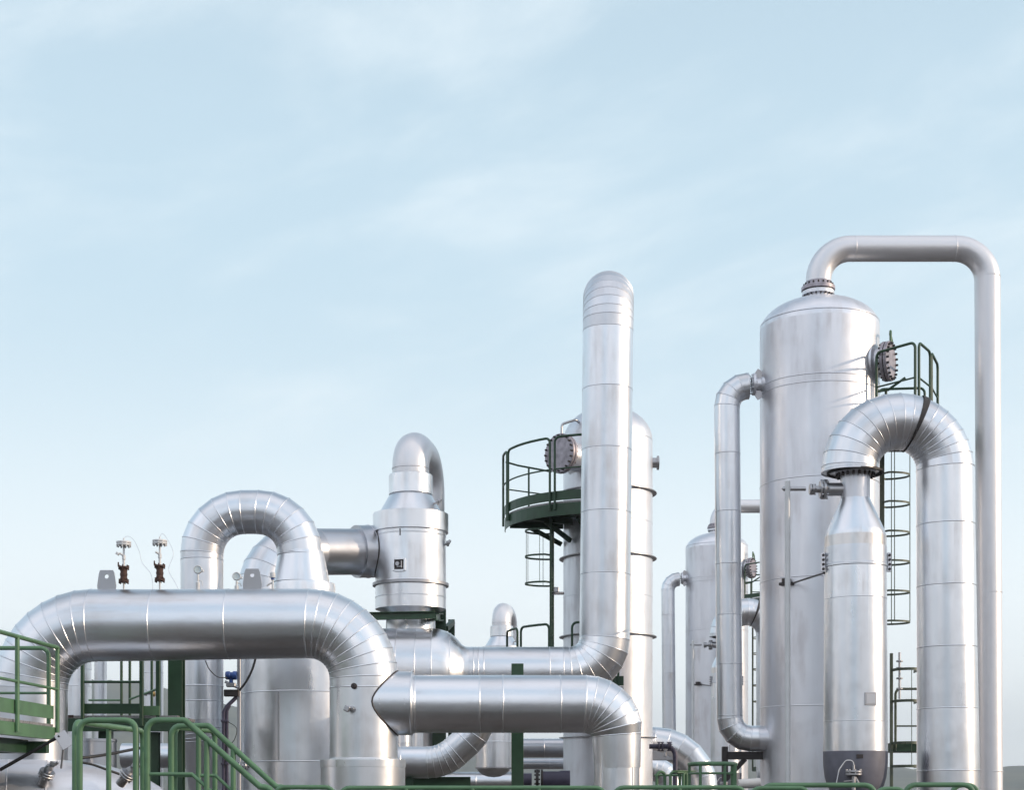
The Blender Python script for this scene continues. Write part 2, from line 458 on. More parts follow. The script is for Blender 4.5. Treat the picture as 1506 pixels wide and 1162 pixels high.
def hills():
    m, N, link, b = mat_base("wooded hillside")
    tcn = N('ShaderNodeTexCoord')
    n = N('ShaderNodeTexNoise'); n.inputs['Scale'].default_value = .02; n.inputs['Detail'].default_value = 9; n.inputs['Roughness'].default_value=.65
    link(tcn.outputs['Object'], n.inputs['Vector'])
    cr = N('ShaderNodeValToRGB'); link(n.outputs[0], cr.inputs[0])
    cr.color_ramp.elements[0].position=.4; cr.color_ramp.elements[0].color=(.03,.045,.028,1)
    cr.color_ramp.elements[1].position=.65; cr.color_ramp.elements[1].color=(.10,.105,.06,1)
    link(cr.outputs[0], b.inputs['Base Color']); b.inputs['Roughness'].default_value=.95
    prof = [(-180,75),(-140,95),(-100,110),(-60,125),(-30,118),(-18,112),(-14,106),(-8,78),(-3,52),(4,42),(10,36),(14,28),(18,30),(30,60),(60,70),(100,60),(140,70),(180,75)]
    def hh(a):
        for (a0,h0),(a1,h1) in zip(prof, prof[1:]):
            if a0 <= a <= a1:
                t=(a-a0)/(a1-a0); t=t*t*(3-2*t); return h0+(h1-h0)*t
        return 60
    g = MB(); na = 900; rows = [(1250,0.0),(1330,.35),(1420,.72),(1500,1.0),(1600,.92),(1750,.5)]
    rs = random.Random(3)
    ph = [(rs.uniform(0,6.28), k) for k in (7,13,23,41,83)]
    ids=[]
    for (r,f) in rows:
        row=[]
        for k in range(na):
            a = -180+360*k/na
            w = sum(math.sin(math.radians(a)*kk+p+f*2)/kk**.8 for p,kk in ph)*6
            z = hh(a)*f + (w*f) + (rs.uniform(-1.6,1.6) if f>0 else -2)
            row.append(g.add((r*math.sin(math.radians(a)), r*math.cos(math.radians(a)), z)))
        ids.append(row)
    for i in range(len(rows)-1):
        for k in range(na):
            j=(k+1)%na; g.face((ids[i][k], ids[i+1][k], ids[i+1][j], ids[i][j]), None, True)
    tag(g.build("hills", m), kind='structure')
ground(); hills()

# ------------------------------------------------------------------ builders shared by several things
UP = V((0,0,1))
def saddle(mb, c, Ra, p, dv, Rb, r):
    # bead of sealant where a pipe (point p, direction dv, radius Rb) runs into an upright cylinder (axis c, radius Ra)
    dv = V(dv).normalized(); a = perp(dv); b = dv.cross(a); P = []
    for k in range(49):
        q = 2*math.pi*k/48; o = V(p) + (a*math.cos(q)+b*math.sin(q))*Rb - V(c)
        A = dv.x**2+dv.y**2; B = 2*(o.x*dv.x+o.y*dv.y); D = B*B-4*A*(o.x**2+o.y**2-Ra*Ra)
        tt = (-B+math.sqrt(max(D,0)))/(2*A)
        P.append(V(c)+o+dv*tt)
    sweep(mb, P, r, n=8, seams=False, flat=False)
def at_ground(p): return V((p.x, p.y, 0.0))

def dome(R, h0, hh, n=10):
    return [(R*math.cos(math.pi/2*k/n), h0+hh*math.sin(math.pi/2*k/n)) for k in range(n+1)]

def rail_panel(mb, pts, z0, z1, r=.024, br=.10, mids=(0.5,), rm=.016):
    """a welded loop of tube: up, along the points, down; plus mid rails."""
    a = [V((p.x, p.y, 0)) for p in pts]
    path = [a[0]+UP*z0] + [p+UP*z1 for p in a] + [a[-1]+UP*z0]
    bl = [(br,5)] + [(0.0,1)]*(len(a)-2) + [(br,5)]
    sweep(mb, route(path, bl), r, n=10, seams=False, flat=False)
    for q in mids:
        z = z0+(z1-z0)*q
        tube(mb, [p+UP*z for p in a], rm, n=8)

# ================================================================== LEFT: the big arch of pipe
Y = 20.0
def big_arch():
    t = thing("large_pipe", at_ground(W(535,1000,Y)), "thick silver clad pipe forming a long low arch in front of the left platforms", "pipe")
    r = S(53,Y); r2 = S(50,Y)
    a, b, c, d_ = W(45,1300,Y), W(45,921,Y), W(535,917,Y), W(535,1300,Y)
    p_all = route([at_ground(a), b, c, at_ground(d_)], [(S(93,Y),9),(S(80,Y),9)])
    # one mitred path, cut into its parts so that every joint closes
    L = p_all[:11]; Rr = p_all[11:21]; e = Rr[-1]
    path = [L[0], L[0].lerp(L[1],.45), L[0].lerp(L[1],.75)] + L[1:] + [W(x, 921-(x-138)*4/317.0, Y) for x in (228,337)] + Rr + [W(535,1013,Y), W(535,1117,Y), at_ground(e)]
    path = [V(q) for q in path]; rr = [r]*13 + [S(52.3,Y), S(51.6,Y)] + [S(51-q/9.0,Y) for q in range(10)] + [r2]*3
    for nm, i0, i1, mt in (("leg",0,3,ALU),("elbow",3,12,ALU),("pipe_run",12,15,ALU),("elbow",15,24,ALUB),("leg",24,27,ALUB)):
        m = MB(); sweep(m, path, rr, rng=(i0,i1), h=.004); m.build(nm, mt, t)
    m = MB(); z = W(0,1118,Y).z
    lathe(m, V((e.x-.01,e.y,0)), UP, [(S(62,Y),0),(S(62,Y),z-.10),(S(62,Y)+.008,z-.098),(S(62,Y)+.008,z-.012),(S(62,Y),z-.01),(S(62,Y),z),(r2-.01,z+.004)])
    m.build("base_collar", ALUB, t)
    # inspection plugs on the right leg
    for (px,py,k) in ((526,1013,0),(524,1046,1)):
        m = MB(); off = math.asin(max(-1,min(1,(px-535)/50.0))); n_=V((math.sin(off),-math.cos(off),0))
        p = V((e.x,e.y,W(0,py,Y).z)) + n_*(r2-.005)
        lathe(m, p, n_, [(.038,0),(.038,.03),(.026,.032),(.022,.05),(0,.05)], n=20)
        if k: box(m, p+n_*.08+V((-.05,0,.0)), (.07,.09,.075), Matrix.Rotation(.5,3,'Y'), .01)
        m.build("plug", DKST if not k else STEEL, t)
    # lifting lugs
    for (px,py) in ((157,868),(371,866)):
        m = MB(); c0 = W(px,py,Y); wB, wT, h = S(16,Y), S(10.5,Y), S(29,Y)
        pts = [(-wB,-.08),(wB,-.08),(wT,h),(-wT,h)]
        hole = [(.028*math.cos(2*math.pi*k/16), h*.68+.028*math.sin(2*math.pi*k/16)) for k in range(16)]
        # plate with a hole: bridge outline to hole with radial fans
        outl = []
        for k in range(16):
            an = 2*math.pi*k/16; dx_,dz_ = math.cos(an), math.sin(an); cz=h*.68
            best=9
            for q in range(4):
                (x0,y0),(x1,y1)=pts[q],pts[(q+1)%4]
                den = dx_*(y1-y0)-dz_*(x1-x0)
                if abs(den)<1e-9: continue
                tt = ((x0)*(y1-y0)-(y0-cz)*(x1-x0))/den
                uu = ((x0)*dz_-(y0-cz)*dx_)/den
                if tt>0 and -1e-6<=uu<=1+1e-6: best=min(best,tt)
            outl.append((dx_*best, cz+dz_*best))
        for sd in (-1,1):
            y_=sd*.0125
            A=[m.add(c0+V((x,y_,z_))) for x,z_ in hole]; B_=[m.add(c0+V((x,y_,z_))) for x,z_ in outl]
            for k in range(16):
                j=(k+1)%16; q=(A[k],A[j],B_[j],B_[k]); m.face(q if sd>0 else q[::-1],None,False)
        for lst in (hole,outl):
            A=[m.add(c0+V((x,-.0125,z_))) for x,z_ in lst]; B_=[m.add(c0+V((x,.0125,z_))) for x,z_ in lst]
            for k in range(16):
                j=(k+1)%16; m.face((A[k],B_[k],B_[j],A[j]),None,False)
        m.build("lifting_lug", STEEL, t)
    return t
big_arch()

# instruments standing on the big pipe
def seal_pot(px, py, Y, label, side):
    top = W(px,py,Y)
    t = thing("diaphragm_valve", top, label, "valve", "diaphragm seals on rusty valves")
    k = S(1,Y)
    m=MB(); lathe(m, top-UP*.05, UP, [(k*1.3,0),(k*1.3,.05+15*k),(0,.05+15*k)], n=12); m.build("stem", WHITE, t)
    m=MB(); z0=top+UP*14*k
    flange(m, z0+UP*1.5*k, UP, 7.5*k, 3*k, 6, .010); flange(m, z0+UP*22*k, UP, 8*k, 3*k, 6, .010)
    lathe(m, z0, UP, [(4.6*k,2*k),(5.4*k,6*k),(4.8*k,8*k),(5.6*k,12*k),(4.8*k,15*k),(5.4*k,18*k),(4.6*k,22*k)], n=18)
    tube(m, [z0+V((-5*k,0,22*k)), z0+V((-8*k,0,24*k)), z0+V((-8*k,0,30*k))], .009)
    m.build("valve_body", RUST, t)
    m=MB(); z1=z0+UP*23*k
    lathe(m, z1, UP, [(2*k,0),(1.8*k,10*k),(2.6*k,11*k),(2.6*k,17*k),(1.5*k,18*k),(1.5*k,31*k)], n=12)
    tube(m, [z1+UP*16*k, z1+V((-6*k,-.02,20*k))], 1.5*k)
    if side: box(m, z1+V((-8.5*k,-.02,19*k)), (5*k,5*k,4*k), Matrix.Rotation(.6,3,'Y'), .005)
    m.build("neck", WHITE, t)
    m=MB(); z2=z1+UP*31*k
    flange(m, z2+UP*1.6*k, UP, 10.8*k, 3*k, 10, .011); flange(m, z2+UP*5*k, UP, 10.8*k, 3*k, 0)
    lathe(m, z2+UP*6.5*k, UP, [(1.2*k,0),(1.2*k,5*k),(0,5*k)], n=10)
    m.build("diaphragm_housing", WHITE, t)
    return t, z2+UP*11*k
tv, top1 = seal_pot(182, 871, 20.0, "diaphragm valve with side fitting, nearest the left lifting lug on the big pipe", 1)
tv2, top2 = seal_pot(235, 869, 20.0, "slightly taller diaphragm valve without side fitting, nearer the silver return bend on the big pipe", 0)
def wire(name, pts, r, label, mat=BLACK, cat="cable", group=None):
    m=MB(); P=[V(p) for p in pts]; out=[]
    for i in range(len(P)-1):       # Catmull-Rom
        p0=P[max(i-1,0)];p1=P[i];p2=P[i+1];p3=P[min(i+2,len(P)-1)]
        for k in range(6):
            s_=k/6; out.append(.5*((2*p1)+(p2-p0)*s_+(2*p0-5*p1+4*p2-p3)*s_*s_+(3*p1-p0-3*p2+p3)*s_**3))
    out.append(P[-1]); sweep(m, out, r, n=6, seams=False, flat=False)
    return tag(m.build(name, mat), label, cat, group)
wire("capillary_tube", [top1, W(188,789,20), W(197,795,20), W(205,812,20), W(209,828,20), W(222,845,20), W(225,869,20.0)], .0020, "thin capillary wire looping from the left diaphragm valve down to the big pipe", STEEL, "wire")
wire("capillary_tube", [top2, W(239,785,20), W(247,795,20), W(255,815,20), W(248,838,20), W(258,858,20), W(263,869,20.0)], .0020, "thin capillary wire hanging from the taller diaphragm valve beside the return bend", STEEL, "wire")

def gauge(px, ytop, ybase, Y, label):
    b = W(px,ybase,Y); c = W(px,ytop,Y)
    t = thing("pressure_gauge", b, label, "gauge", "pressure gauges on the big pipe")
    R = S(6.2,Y)
    m=MB(); lathe(m, b-UP*.05, UP, [(.026,0),(.026,(c-b).z*.55),(.014,(c-b).z*.6),(.014,(c-b).z+.04-R),(0,(c-b).z+.04-R)], n=14)
    tube(m, [b+UP*(c-b).z*.5, b+V((.05,0,(c-b).z*.42)), b+V((.06,0,(c-b).z*.2))], .006)
    m.build("stem", WHITE, t)
    m=MB(); ax=V((0.12,-1,0.0)).normalized()
    lathe(m, c-ax*.03, ax, [(0,0),(R,0),(R,.045),(R*.86,.052),(R*.84,.040),(0,.040)], n=28)
    box(m, c+V((R*1.1,0,-R*.3)), (.03,.03,.03), None, .004)
    m.build("case", WHITE, t)
    m=MB(); lathe(m, c+ax*.011, ax, [(R*.83,0),(R*.83,.002),(0,.0022)], n=28); m.build("dial", FACE, t)
    m=MB(); bar(m, c+ax*.017, c+ax*.017+V((R*.35,.03,R*.45)), .006,.004); m.build("needle", BLACK, t)
gauge(291,838,867.5,20.0,"round dial pressure gauge on its stem in front of the return bend's left leg")
gauge(348,848,866.5,20.0,"round dial pressure gauge in the opening under the return bend, beside a lifting lug")
def small_valve():
    b=W(401,866,20.0); t=thing("vent_valve", b, "small white capped vent valve with blue collar beside the right lifting lug", "valve")
    k=S(1,20)
    m=MB(); lathe(m,b-UP*.05,UP,[(1.6*k,0),(1.6*k,.05+14*k),(0,.05+14*k)],n=12)
    tube(m,[b+UP*9*k, b+V((-5*k,0,7*k)), b+V((-9*k,0,4*k))],.012); m.build("stem",WHITE,t)
    m=MB(); lathe(m,b+UP*13*k,UP,[(2.6*k,0),(2.6*k,3*k),(0,3*k)],n=12); m.build("collar",BLUE,t)
    m=MB(); lathe(m,b+UP*16*k,UP,[(4*k,0),(4.2*k,2*k),(4*k,7*k),(2.5*k,8.5*k),(0,8.5*k)],n=18); m.build("cap",WHITE,t)
small_valve()

# ------------------------------------------------------------------ return bend + the vessel it lands on
YV = 23.5
def return_bend():
    Y=YV
    t = thing("return_bend_pipe", at_ground(W(297,900,Y)), "silver clad pipe making a tall gored U-bend above the big arch pipe", "pipe")
    g=route([W(297,1060,Y), W(297,753.5,Y), W(441,753.5,Y), W(441,818,Y)], [(S(61,Y),6),(S(61,Y),6)])
    path=[V(q) for q in [g[0],W(297,1032,Y),W(297,1010,Y),W(297,930,Y),W(297,824,Y)]+g[1:]]
    m=MB(); sweep(m, path, S(31,Y), rng=(0,5)); m.build("left_leg", ALU, t)
    n_=len(path); rr=[S(31,Y)]*5+[S(31+2*q/(n_-6),Y) for q in range(n_-5)]
    m=MB(); sweep(m, path, rr, rng=(5,n_-1), h=.004); m.build("bend", ALU, t)
    m=MB(); lathe(m, W(443,858,Y), UP, [(S(42,Y),0),(S(33.5,Y),S(42,Y)),(S(33,Y),S(46,Y))]); ringbead(m, W(442,817,Y), UP, S(33.6,Y), 0); m.build("reducer", ALU, t)
    m=MB(); lathe(m, W(447,880,Y), UP, [(S(46,Y),0),(S(46,Y),S(17,Y)),(S(45,Y),S(21,Y)),(S(41,Y),S(22,Y))]); m.build("collar", ALUB, t)
    m=MB(); lo=route([W(297,1060,Y), W(299,1080,Y), W(345,1330,Y+.6)], [(S(60,Y),3)])
    lo[-1]=V((lo[-1].x, lo[-1].y, 0.0)); sweep(m, [W(297,1059.5,Y)]+lo[1:], S(31,Y), h=.004); m.build("lower_leg", ALUD, t)
return_bend()
def vessel():
    Y=YV; b=at_ground(W(447,900,Y)); R=S(89,Y)
    t=thing("vertical_vessel", b, "wide upright silver clad vessel standing under the big arch pipe", "vessel")
    z=W(0,930,Y).z
    m=MB(); zs=[0, W(0,1122,Y).z, W(0,1022,Y).z, z]
    sweep(m,[b+UP*q for q in zs],R,n=96); 
    m.build("shell", ALUB, t)
    m=MB(); zt=W(0,878,Y).z; lathe(m,b,UP,dome(R,z,zt-z)); m.build("head", ALU, t)
    m=MB(); # vertical lap strips with rivets
    for an,z0,z1 in ((-.28,zs[1],zs[2]),(.72,zs[2],z),(.62,0.2,zs[1])):
        n_=V((math.sin(an),-math.cos(an),0)); p=b+n_*(R+.001)
        box(m,p+UP*(z0+z1)/2,(.03,.006,z1-z0-.03),Matrix.Rotation(an,3,'Z'),.001)
        for k in range(9): lathe(m,p+n_*.002+UP*(z0+(z1-z0)*(k+.5)/9),n_,[(.007,0),(.005,.004),(0,.004)],n=6)
    m.build("lap_strip", STEEL, t)
vessel()

def elbow_pipe():
    Y=26.5
    t=thing("elbow_pipe", at_ground(W(385,900,Y)), "horizontal silver pipe behind the U-bend, joined to the large scrubber at its right end", "pipe")
    pts=route([W(385,1400,Y), W(385,812,Y), W(520,812,Y+1.3)], [(S(66,Y),6)])
    pts[0]=V((pts[0].x,pts[0].y,0))
    path=[V(q) for q in [pts[0],W(385,1020,Y),W(385,900,Y)]+pts[1:8]+[W(465,812,Y+.82),W(575,812,Y+1.6)]]
    for nm,i0,i1 in (("leg",0,3),("elbow",3,9),("pipe_run",9,11)):
        m=MB(); sweep(m,path,S(34.5,Y+.5),rng=(i0,i1)); m.build(nm,ALUD if nm!='elbow' else ALU,t)  # darker cladding puts the shade on this pipe into its colour
    m=MB(); sweep(m,[W(524,811.5,Y+1.24),W(541,811.5,Y+1.36),W(585,811.5,Y+1.67)],S(38.5,Y+1.2),h=.01,w=.006); m.build("sleeve",ALUD,t)
    m=MB(); p0,p1=W(541,811.5,Y+1.36),W(585,811.5,Y+1.67); saddle(m, W(604,0,27.8), 52*S(1,27.8), p0, p0-p1, S(38.7,Y+1.2), .014); m.build("sealant_seam", DKST, t)
elbow_pipe()

# ------------------------------------------------------------------ scrubber tower with its cap, and the header + riser pipe
YB=27.8
def scrubber(label):
    Y=YB; b=at_ground(W(604,900,Y)); k=S(1,Y)
    t=thing("scrubber_tower", b, label, "scrubber", "scrubbers of the parallel plant units")
    z=lambda py: W(0,py,Y).z
    m=MB(); sweep(m,[b+UP*z(q) for q in (897,880,862,858,790,784)],52*k,n=72,h=.004); m.build("body",ALUB,t)
    m=MB(); lathe(m,b,UP,[(52*k,z(864)),(56*k,z(863)),(56*k,z(859)),(52*k,z(858))],n=72); m.build("stiffener_ring",STEEL,t)
    m=MB(); lathe(m,b,UP,[(52*k,z(785)),(55.5*k,z(784)),(55.5*k,z(757.5)),(54.5*k,z(757)),(40*k,z(756))],n=72); m.build("collar",ALUB,t)
    m=MB(); lathe(m,b,UP,[(47*k,z(757)),(31*k,z(729)),(28*k,z(726))],n=72); m.build("cone",ALU,t)
    m=MB(); lathe(m,b,UP,[(27*k,z(728.5)),(32*k,z(728)),(32*k,z(700)),(31*k,z(699)),(26*k,z(698))],n=64); m.build("neck_sleeve",ALUB,t)
    c1=V((b.x,b.y,z(657))); c2=W(628,672,Y+1.35); c2.z=c1.z
    pts=route([V((b.x,b.y,z(699))), c1, c2, V((c2.x,c2.y,z(900)))],[(.41,8),(.60,9)])
    m=MB(); sweep(m,pts,27*k,n=48,flat=False,seams=False)
    ringbead(m,V((b.x,b.y,0)),UP,27.2*k,z(690),h=.004); m.build("outlet_bend",PIPEP,t)
    m=MB(); lathe(m,V((c2.x,c2.y,0)),UP,[(26.5*k,0),(26.5*k,z(899))],n=40); m.build("downcomer",PIPEP,t)
    m=MB(); lathe(m,b,UP,[(38*k,z(985)),(36*k,z(905)),(50*k,z(897))],n=56); m.build("bottom_neck",ALUB,t)
    # inspection window in the cladding
    an=math.asin(-13/52.0); n_=V((math.sin(an),-math.cos(an),0)); M=Matrix.Rotation(an,3,'Z')
    p=b+UP*z(838)+n_*(52*k)
    m=MB()
    for sx,sz,wx,wz in ((-1,0,3*k,18*k),(1,0,3*k,18*k)): box(m,p+M@V((sx*8.5*k,-.01,0)),(wx,.05,wz),M,.004)
    for sz in (-1,1): box(m,p+M@V((0,-.01,sz*8.5*k)),(14*k-.003,.046,3*k),M,.004)
    fr=m.build("inspection_port",ALUB,t)
    m=MB(); box(m,p+M@V((0,-.002,0)),(14*k,.03,14*k),M,0); m.build("recess",DKST,fr)
    m=MB()
    lathe(m,p+M@V((-2*k,-.02,1*k)),n_,[(3*k,0),(3*k,.03),(0,.03)],n=16); box(m,p+M@V((4*k,-.03,0)),(1.4*k,.03,10*k),M,.003); box(m,p+M@V((1*k,-.03,-3*k)),(8*k,.02,1.4*k),M,.003)
    m.build("fitting",STEEL,fr)
    m=MB(); an2=math.asin(-12/52.0); n2=V((math.sin(an2),-math.cos(an2),0)); box(m,b+UP*z(791)+n2*(52*k+.004),(1.3*k,.02,10*k),Matrix.Rotation(an2,3,'Z'),.002); m.build("slot",DKST,t)
    # valves on the right flank
    for (px,py,yo) in ((643,741,-.25),(657,802,-.1)):
        m=MB(); p0=W(px-6,py,Y+yo); tube(m,[p0,p0+V((.12,-.05,.02))],.02); flange(m,p0+V((.09,-.04,.02)),V((1,-.4,.1)),.05,.02,4,.008)
        box(m,p0+V((.12,-.06,.05)),(.05,.05,.07),Matrix.Rotation(.6,3,'Y'),.01); m.build("drain_valve",STEEL,t)
    return t
scr=scrubber("large silver scrubber with square inspection port and hooked outlet pipe, above the green beam frame")

def beam_frame():
    Y=27.0; g=at_ground(W(646,900,28.6))
    t=thing("beam_frame", g, "green steel beam frame around the foot of the large scrubber", "frame")
    m=MB(); ibeam(m,W(520,907,Y),W(640,905,Y),.12,.13); m.build("front_beam",DGREEN,t)
    m=MB(); p=W(646,893,28.6); ibeam(m,V((p.x,p.y,0)),p,.24,.24,up=(0,1,0)); m.build("post",DGREEN,t)
    m=MB(); p=W(664,912,29.4); ibeam(m,V((p.x,p.y,0)),p,.12,.14,up=(0,1,0)); m.build("post",DGREEN,t)
    m=MB(); q=W(648,908,28.45); ibeam(m,W(641,908,Y+.08),q,.12,.13); m.build("side_beam",DGREEN,t)
    m=MB(); bar(m,W(656,925,28.75),W(666,915,29.3),.08,.10); m.build("tie",DGREEN,t)
    m=MB(); p=W(528,900,28.6); ibeam(m,V((p.x,p.y,0)),p,.2,.2,up=(0,1,0)); m.build("post",DGREEN,t)
    m=MB(); ibeam(m,W(524,907,Y+.07),W(527,907,28.48),.12,.13); m.build("side_beam",DGREEN,t)
beam_frame()

YC=27.5
def riser():
    Y=YC; k=S(1,Y)
    t=thing("riser_pipe", at_ground(W(889,900,Y)), "tallest plain silver pipe: horizontal header rising into a round-topped riser before the ringed tower", "pipe")
    c0=W(400,989,Y)
    m=MB(); sweep(m,[c0]+[W(x,989,Y) for x in (500,585,613,637)],64*k,n=72); m.build("header",ALU,t)
    m=MB()
    prof=[(64*k,0),(63*k,10*k),(59.5*k,21*k),(53*k,31*k),(46*k,38*k),(40*k,43*k),(37.3*k,48*k),(37*k,53*k)]
    lathe(m,W(637,989,Y),V((1,0,0)),prof,n=72)
    for h_,r_ in ((0,64),(26,56.6)): ringbead(m,W(637,989,Y),V((1,0,0)),r_*k,h_*k)
    m.build("reducer",ALUB,t)
    top=W(895,424,Y); bot=W(888.5,989,Y)
    pts=route([W(690,989,Y), bot, top],[(50*k,6)])
    e=pts[7]; f_=lambda y_: e.lerp(top,(e.z-W(0,y_,Y).z)/(e.z-top.z)); top0=f_(487)
    back=W(894,424,31.5); back.z=top.z
    pb=route([top0, top, back, V((back.x,back.y,W(0,640,31.5).z))],[(.57,9),(.9,7)])
    path=[V(q) for q in [pts[0],W(697,989,Y),W(704,989,Y),W(712,989,Y),W(808,989,Y),W(828,989,Y)]+pts[1:8]+[f_(q) for q in (846,755,663,574)]+pb]
    for nm,i0,i1,mt in (("pipe_run",0,6,ALU),("elbow",6,12,ALUB),("riser",12,17,ALU),("top_bend",17,len(path)-1,MATTE)):
        m=MB(); sweep(m,path,37*k,rng=(i0,i1)); m.build(nm,mt,t)
riser()

# ------------------------------------------------------------------ tower with rings, manhole, platforms
YF=31.5
FC=at_ground(W(894,900,YF)); RF=S(65.5,YF)
def manhole(t, axis_c, zc, n_, R, r0, r1, covermat, davit=True, nb=20):
    """r0: radius of neck, r1: distance of the cover face from the vessel axis"""
    p=V((axis_c.x,axis_c.y,zc)); nr=R*.72
    m=MB(); lathe(m,p+n_*(r0-.25),n_,[(nr,0),(nr,r1-r0+.20)],n=40); lathe(m,p+n_*(r0-.06),n_,[(nr*1.45,-.12),(nr*1.45,.0),(nr*1.38,.03),(nr,.06)],n=40); nk=m.build("manhole",SHELL,t)
    m=MB(); flange(m,p+n_*(r1-.07),n_,R,.05); flange(m,p+n_*(r1),n_,R,.06); m.m=1; bolts(m,p+n_*(r1-.03),n_,R*.90,nb,.020,.20); m.build("cover",[covermat,DKST],nk)
    if davit:
        side=UP.cross(n_); q=p+n_*(r1-.05)+side*(R*1.02)
        m=MB(); tube(m,[q-UP*.1,q+UP*(R+.1),q+UP*(R+.2)-side*.12, p+n_*(r1+.02)+UP*(R+.20), p+n_*(r1+.02)+UP*(R*.9)],.022,br=.08); m.build("davit",GREEN,nk)
    return nk
def ring_tower():
    t=thing("ringed_tower", FC, "tall silver tower with stiffener rings and a round manhole, behind the tallest riser pipe", "tower")
    z=lambda py: W(0,py,YF).z
    zt=z(650)
    m=MB(); lathe(m,FC,UP,[(RF,0),(RF,z(935)),(RF,zt)],n=96); 
    for q in (1085,880,772): ringbead(m,FC,UP,RF,z(q),h=.003,w=.006,n=96)
    m.build("shell",SHELL,t)
    m=MB(); lathe(m,FC,UP,dome(RF,zt,z(599)-zt),n=96); ringbead(m,FC,UP,RF,zt,h=.003,w=.008,n=96); m.build("head",SHELL,t)
    for q in (1085,937,822,726):
        m=MB(); lathe(m,FC,UP,[(RF-.005,z(q)-.02),(RF+.085,z(q)-.018),(RF+.085,z(q)-.004),(RF-.005,z(q)-.002)],n=96); m.build("stiffener_ring",STEEL,t)
    manhole(t,FC,z(683),V((-.70,-.71,0)).normalized(),.385,RF,RF+.52,RUSTSTAIN,davit=False)
    m=MB(); p=W(826,624,30.8)
    tube(m,[p-UP*.35,p,p+V((.28,.05,.10)),p+V((.45,.3,.02))],.025,br=.08); m.build("lifting_arm",STEEL,t)
    m=MB(); p=V((FC.x+RF-.05,FC.y,z(681))); lathe(m,p,V((1,0,0)),[(.10,0),(.10,.14),(.14,.14),(.14,.18),(0,.18)],n=24); m.build("nozzle",STEEL,t)
ring_tower()

def ring_platform(name, C, r_in, r_out, zf, a0, a1, rails, label, mat, brackets, hr=1.22, toe=.18):
    """annular steel platform.  angles in degrees, 270 = towards camera"""
    t=thing(name, V((C.x,C.y,zf)), label, "platform")
    P=lambda r,a,z: V((C.x+r*math.cos(math.radians(a)), C.y+r*math.sin(math.radians(a)), z))
    na=max(6,int((a1-a0)/5))
    def slab(mb,ra,rb,z0,z1,b0=a0,b1=a1):
        n=max(4,int((b1-b0)/5)); rows=[]
        for k in range(n+1):
            a=b0+(b1-b0)*k/n
            rows.append([mb.add(P(ra,a,z0)),mb.add(P(rb,a,z0)),mb.add(P(rb,a,z1)),mb.add(P(ra,a,z1))])
        for A,B_ in zip(rows,rows[1:]):
            for q in range(4): 
                w=(q+1)%4; mb.face((A[q],A[w],B_[w],B_[q]),None,False)
        mb.face(rows[0][::-1],None,False); mb.face(rows[-1],None,False)
    m=MB(); slab(m,r_in,r_out-.02,zf-.035,zf); m.build("deck",GRATE,t)
    m=MB(); slab(m,r_out-.015,r_out,zf-.27,zf-.04); slab(m,r_in,r_out-.016,zf-.10,zf-.04); m.build("rim_beam",mat,t)
    m=MB(); slab(m,r_out+.001,r_out+.011,zf+.015,zf+.015+toe); m.build("toe_board",mat,t)
    for (b0,b1) in rails:
        m=MB(); n=max(2,int((b1-b0)/6)); pts=[P(r_out+.03,b0+(b1-b0)*k/n,0) for k in range(n+1)]
        rail_panel(m,pts,zf-.16,zf+hr,mids=(.56,)); m.build("railing",mat,t)
    for a in brackets:
        m=MB(); bar(m,P(r_in-.05,a,zf-.17),P(r_out-.1,a,zf-.17),.06,.13)
        bar(m,P(r_in-.02,a,zf-.55),P(r_in+(r_out-r_in)*.55,a,zf-.22),.06,.09); m.build("bracket",mat,t)
    return t,P
zP=W(0,762,YF).z
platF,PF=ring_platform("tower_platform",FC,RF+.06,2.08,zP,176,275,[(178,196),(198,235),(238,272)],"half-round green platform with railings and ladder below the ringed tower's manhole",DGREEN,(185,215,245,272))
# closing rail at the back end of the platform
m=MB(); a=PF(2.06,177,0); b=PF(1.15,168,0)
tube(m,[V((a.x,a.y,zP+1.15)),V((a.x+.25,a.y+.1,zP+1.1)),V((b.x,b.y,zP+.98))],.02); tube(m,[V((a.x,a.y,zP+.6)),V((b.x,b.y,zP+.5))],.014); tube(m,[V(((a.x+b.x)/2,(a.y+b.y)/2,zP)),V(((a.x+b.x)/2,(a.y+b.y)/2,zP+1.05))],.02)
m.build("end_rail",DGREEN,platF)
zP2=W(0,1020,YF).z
platF2,PF2=ring_platform("tower_platform",FC,RF+.06,2.0,zP2,178,275,[(181,206),(210,233),(247,272)],"lower green platform around the ringed tower, its railing loops peeking over the header pipe",DGREEN,(190,230,270))

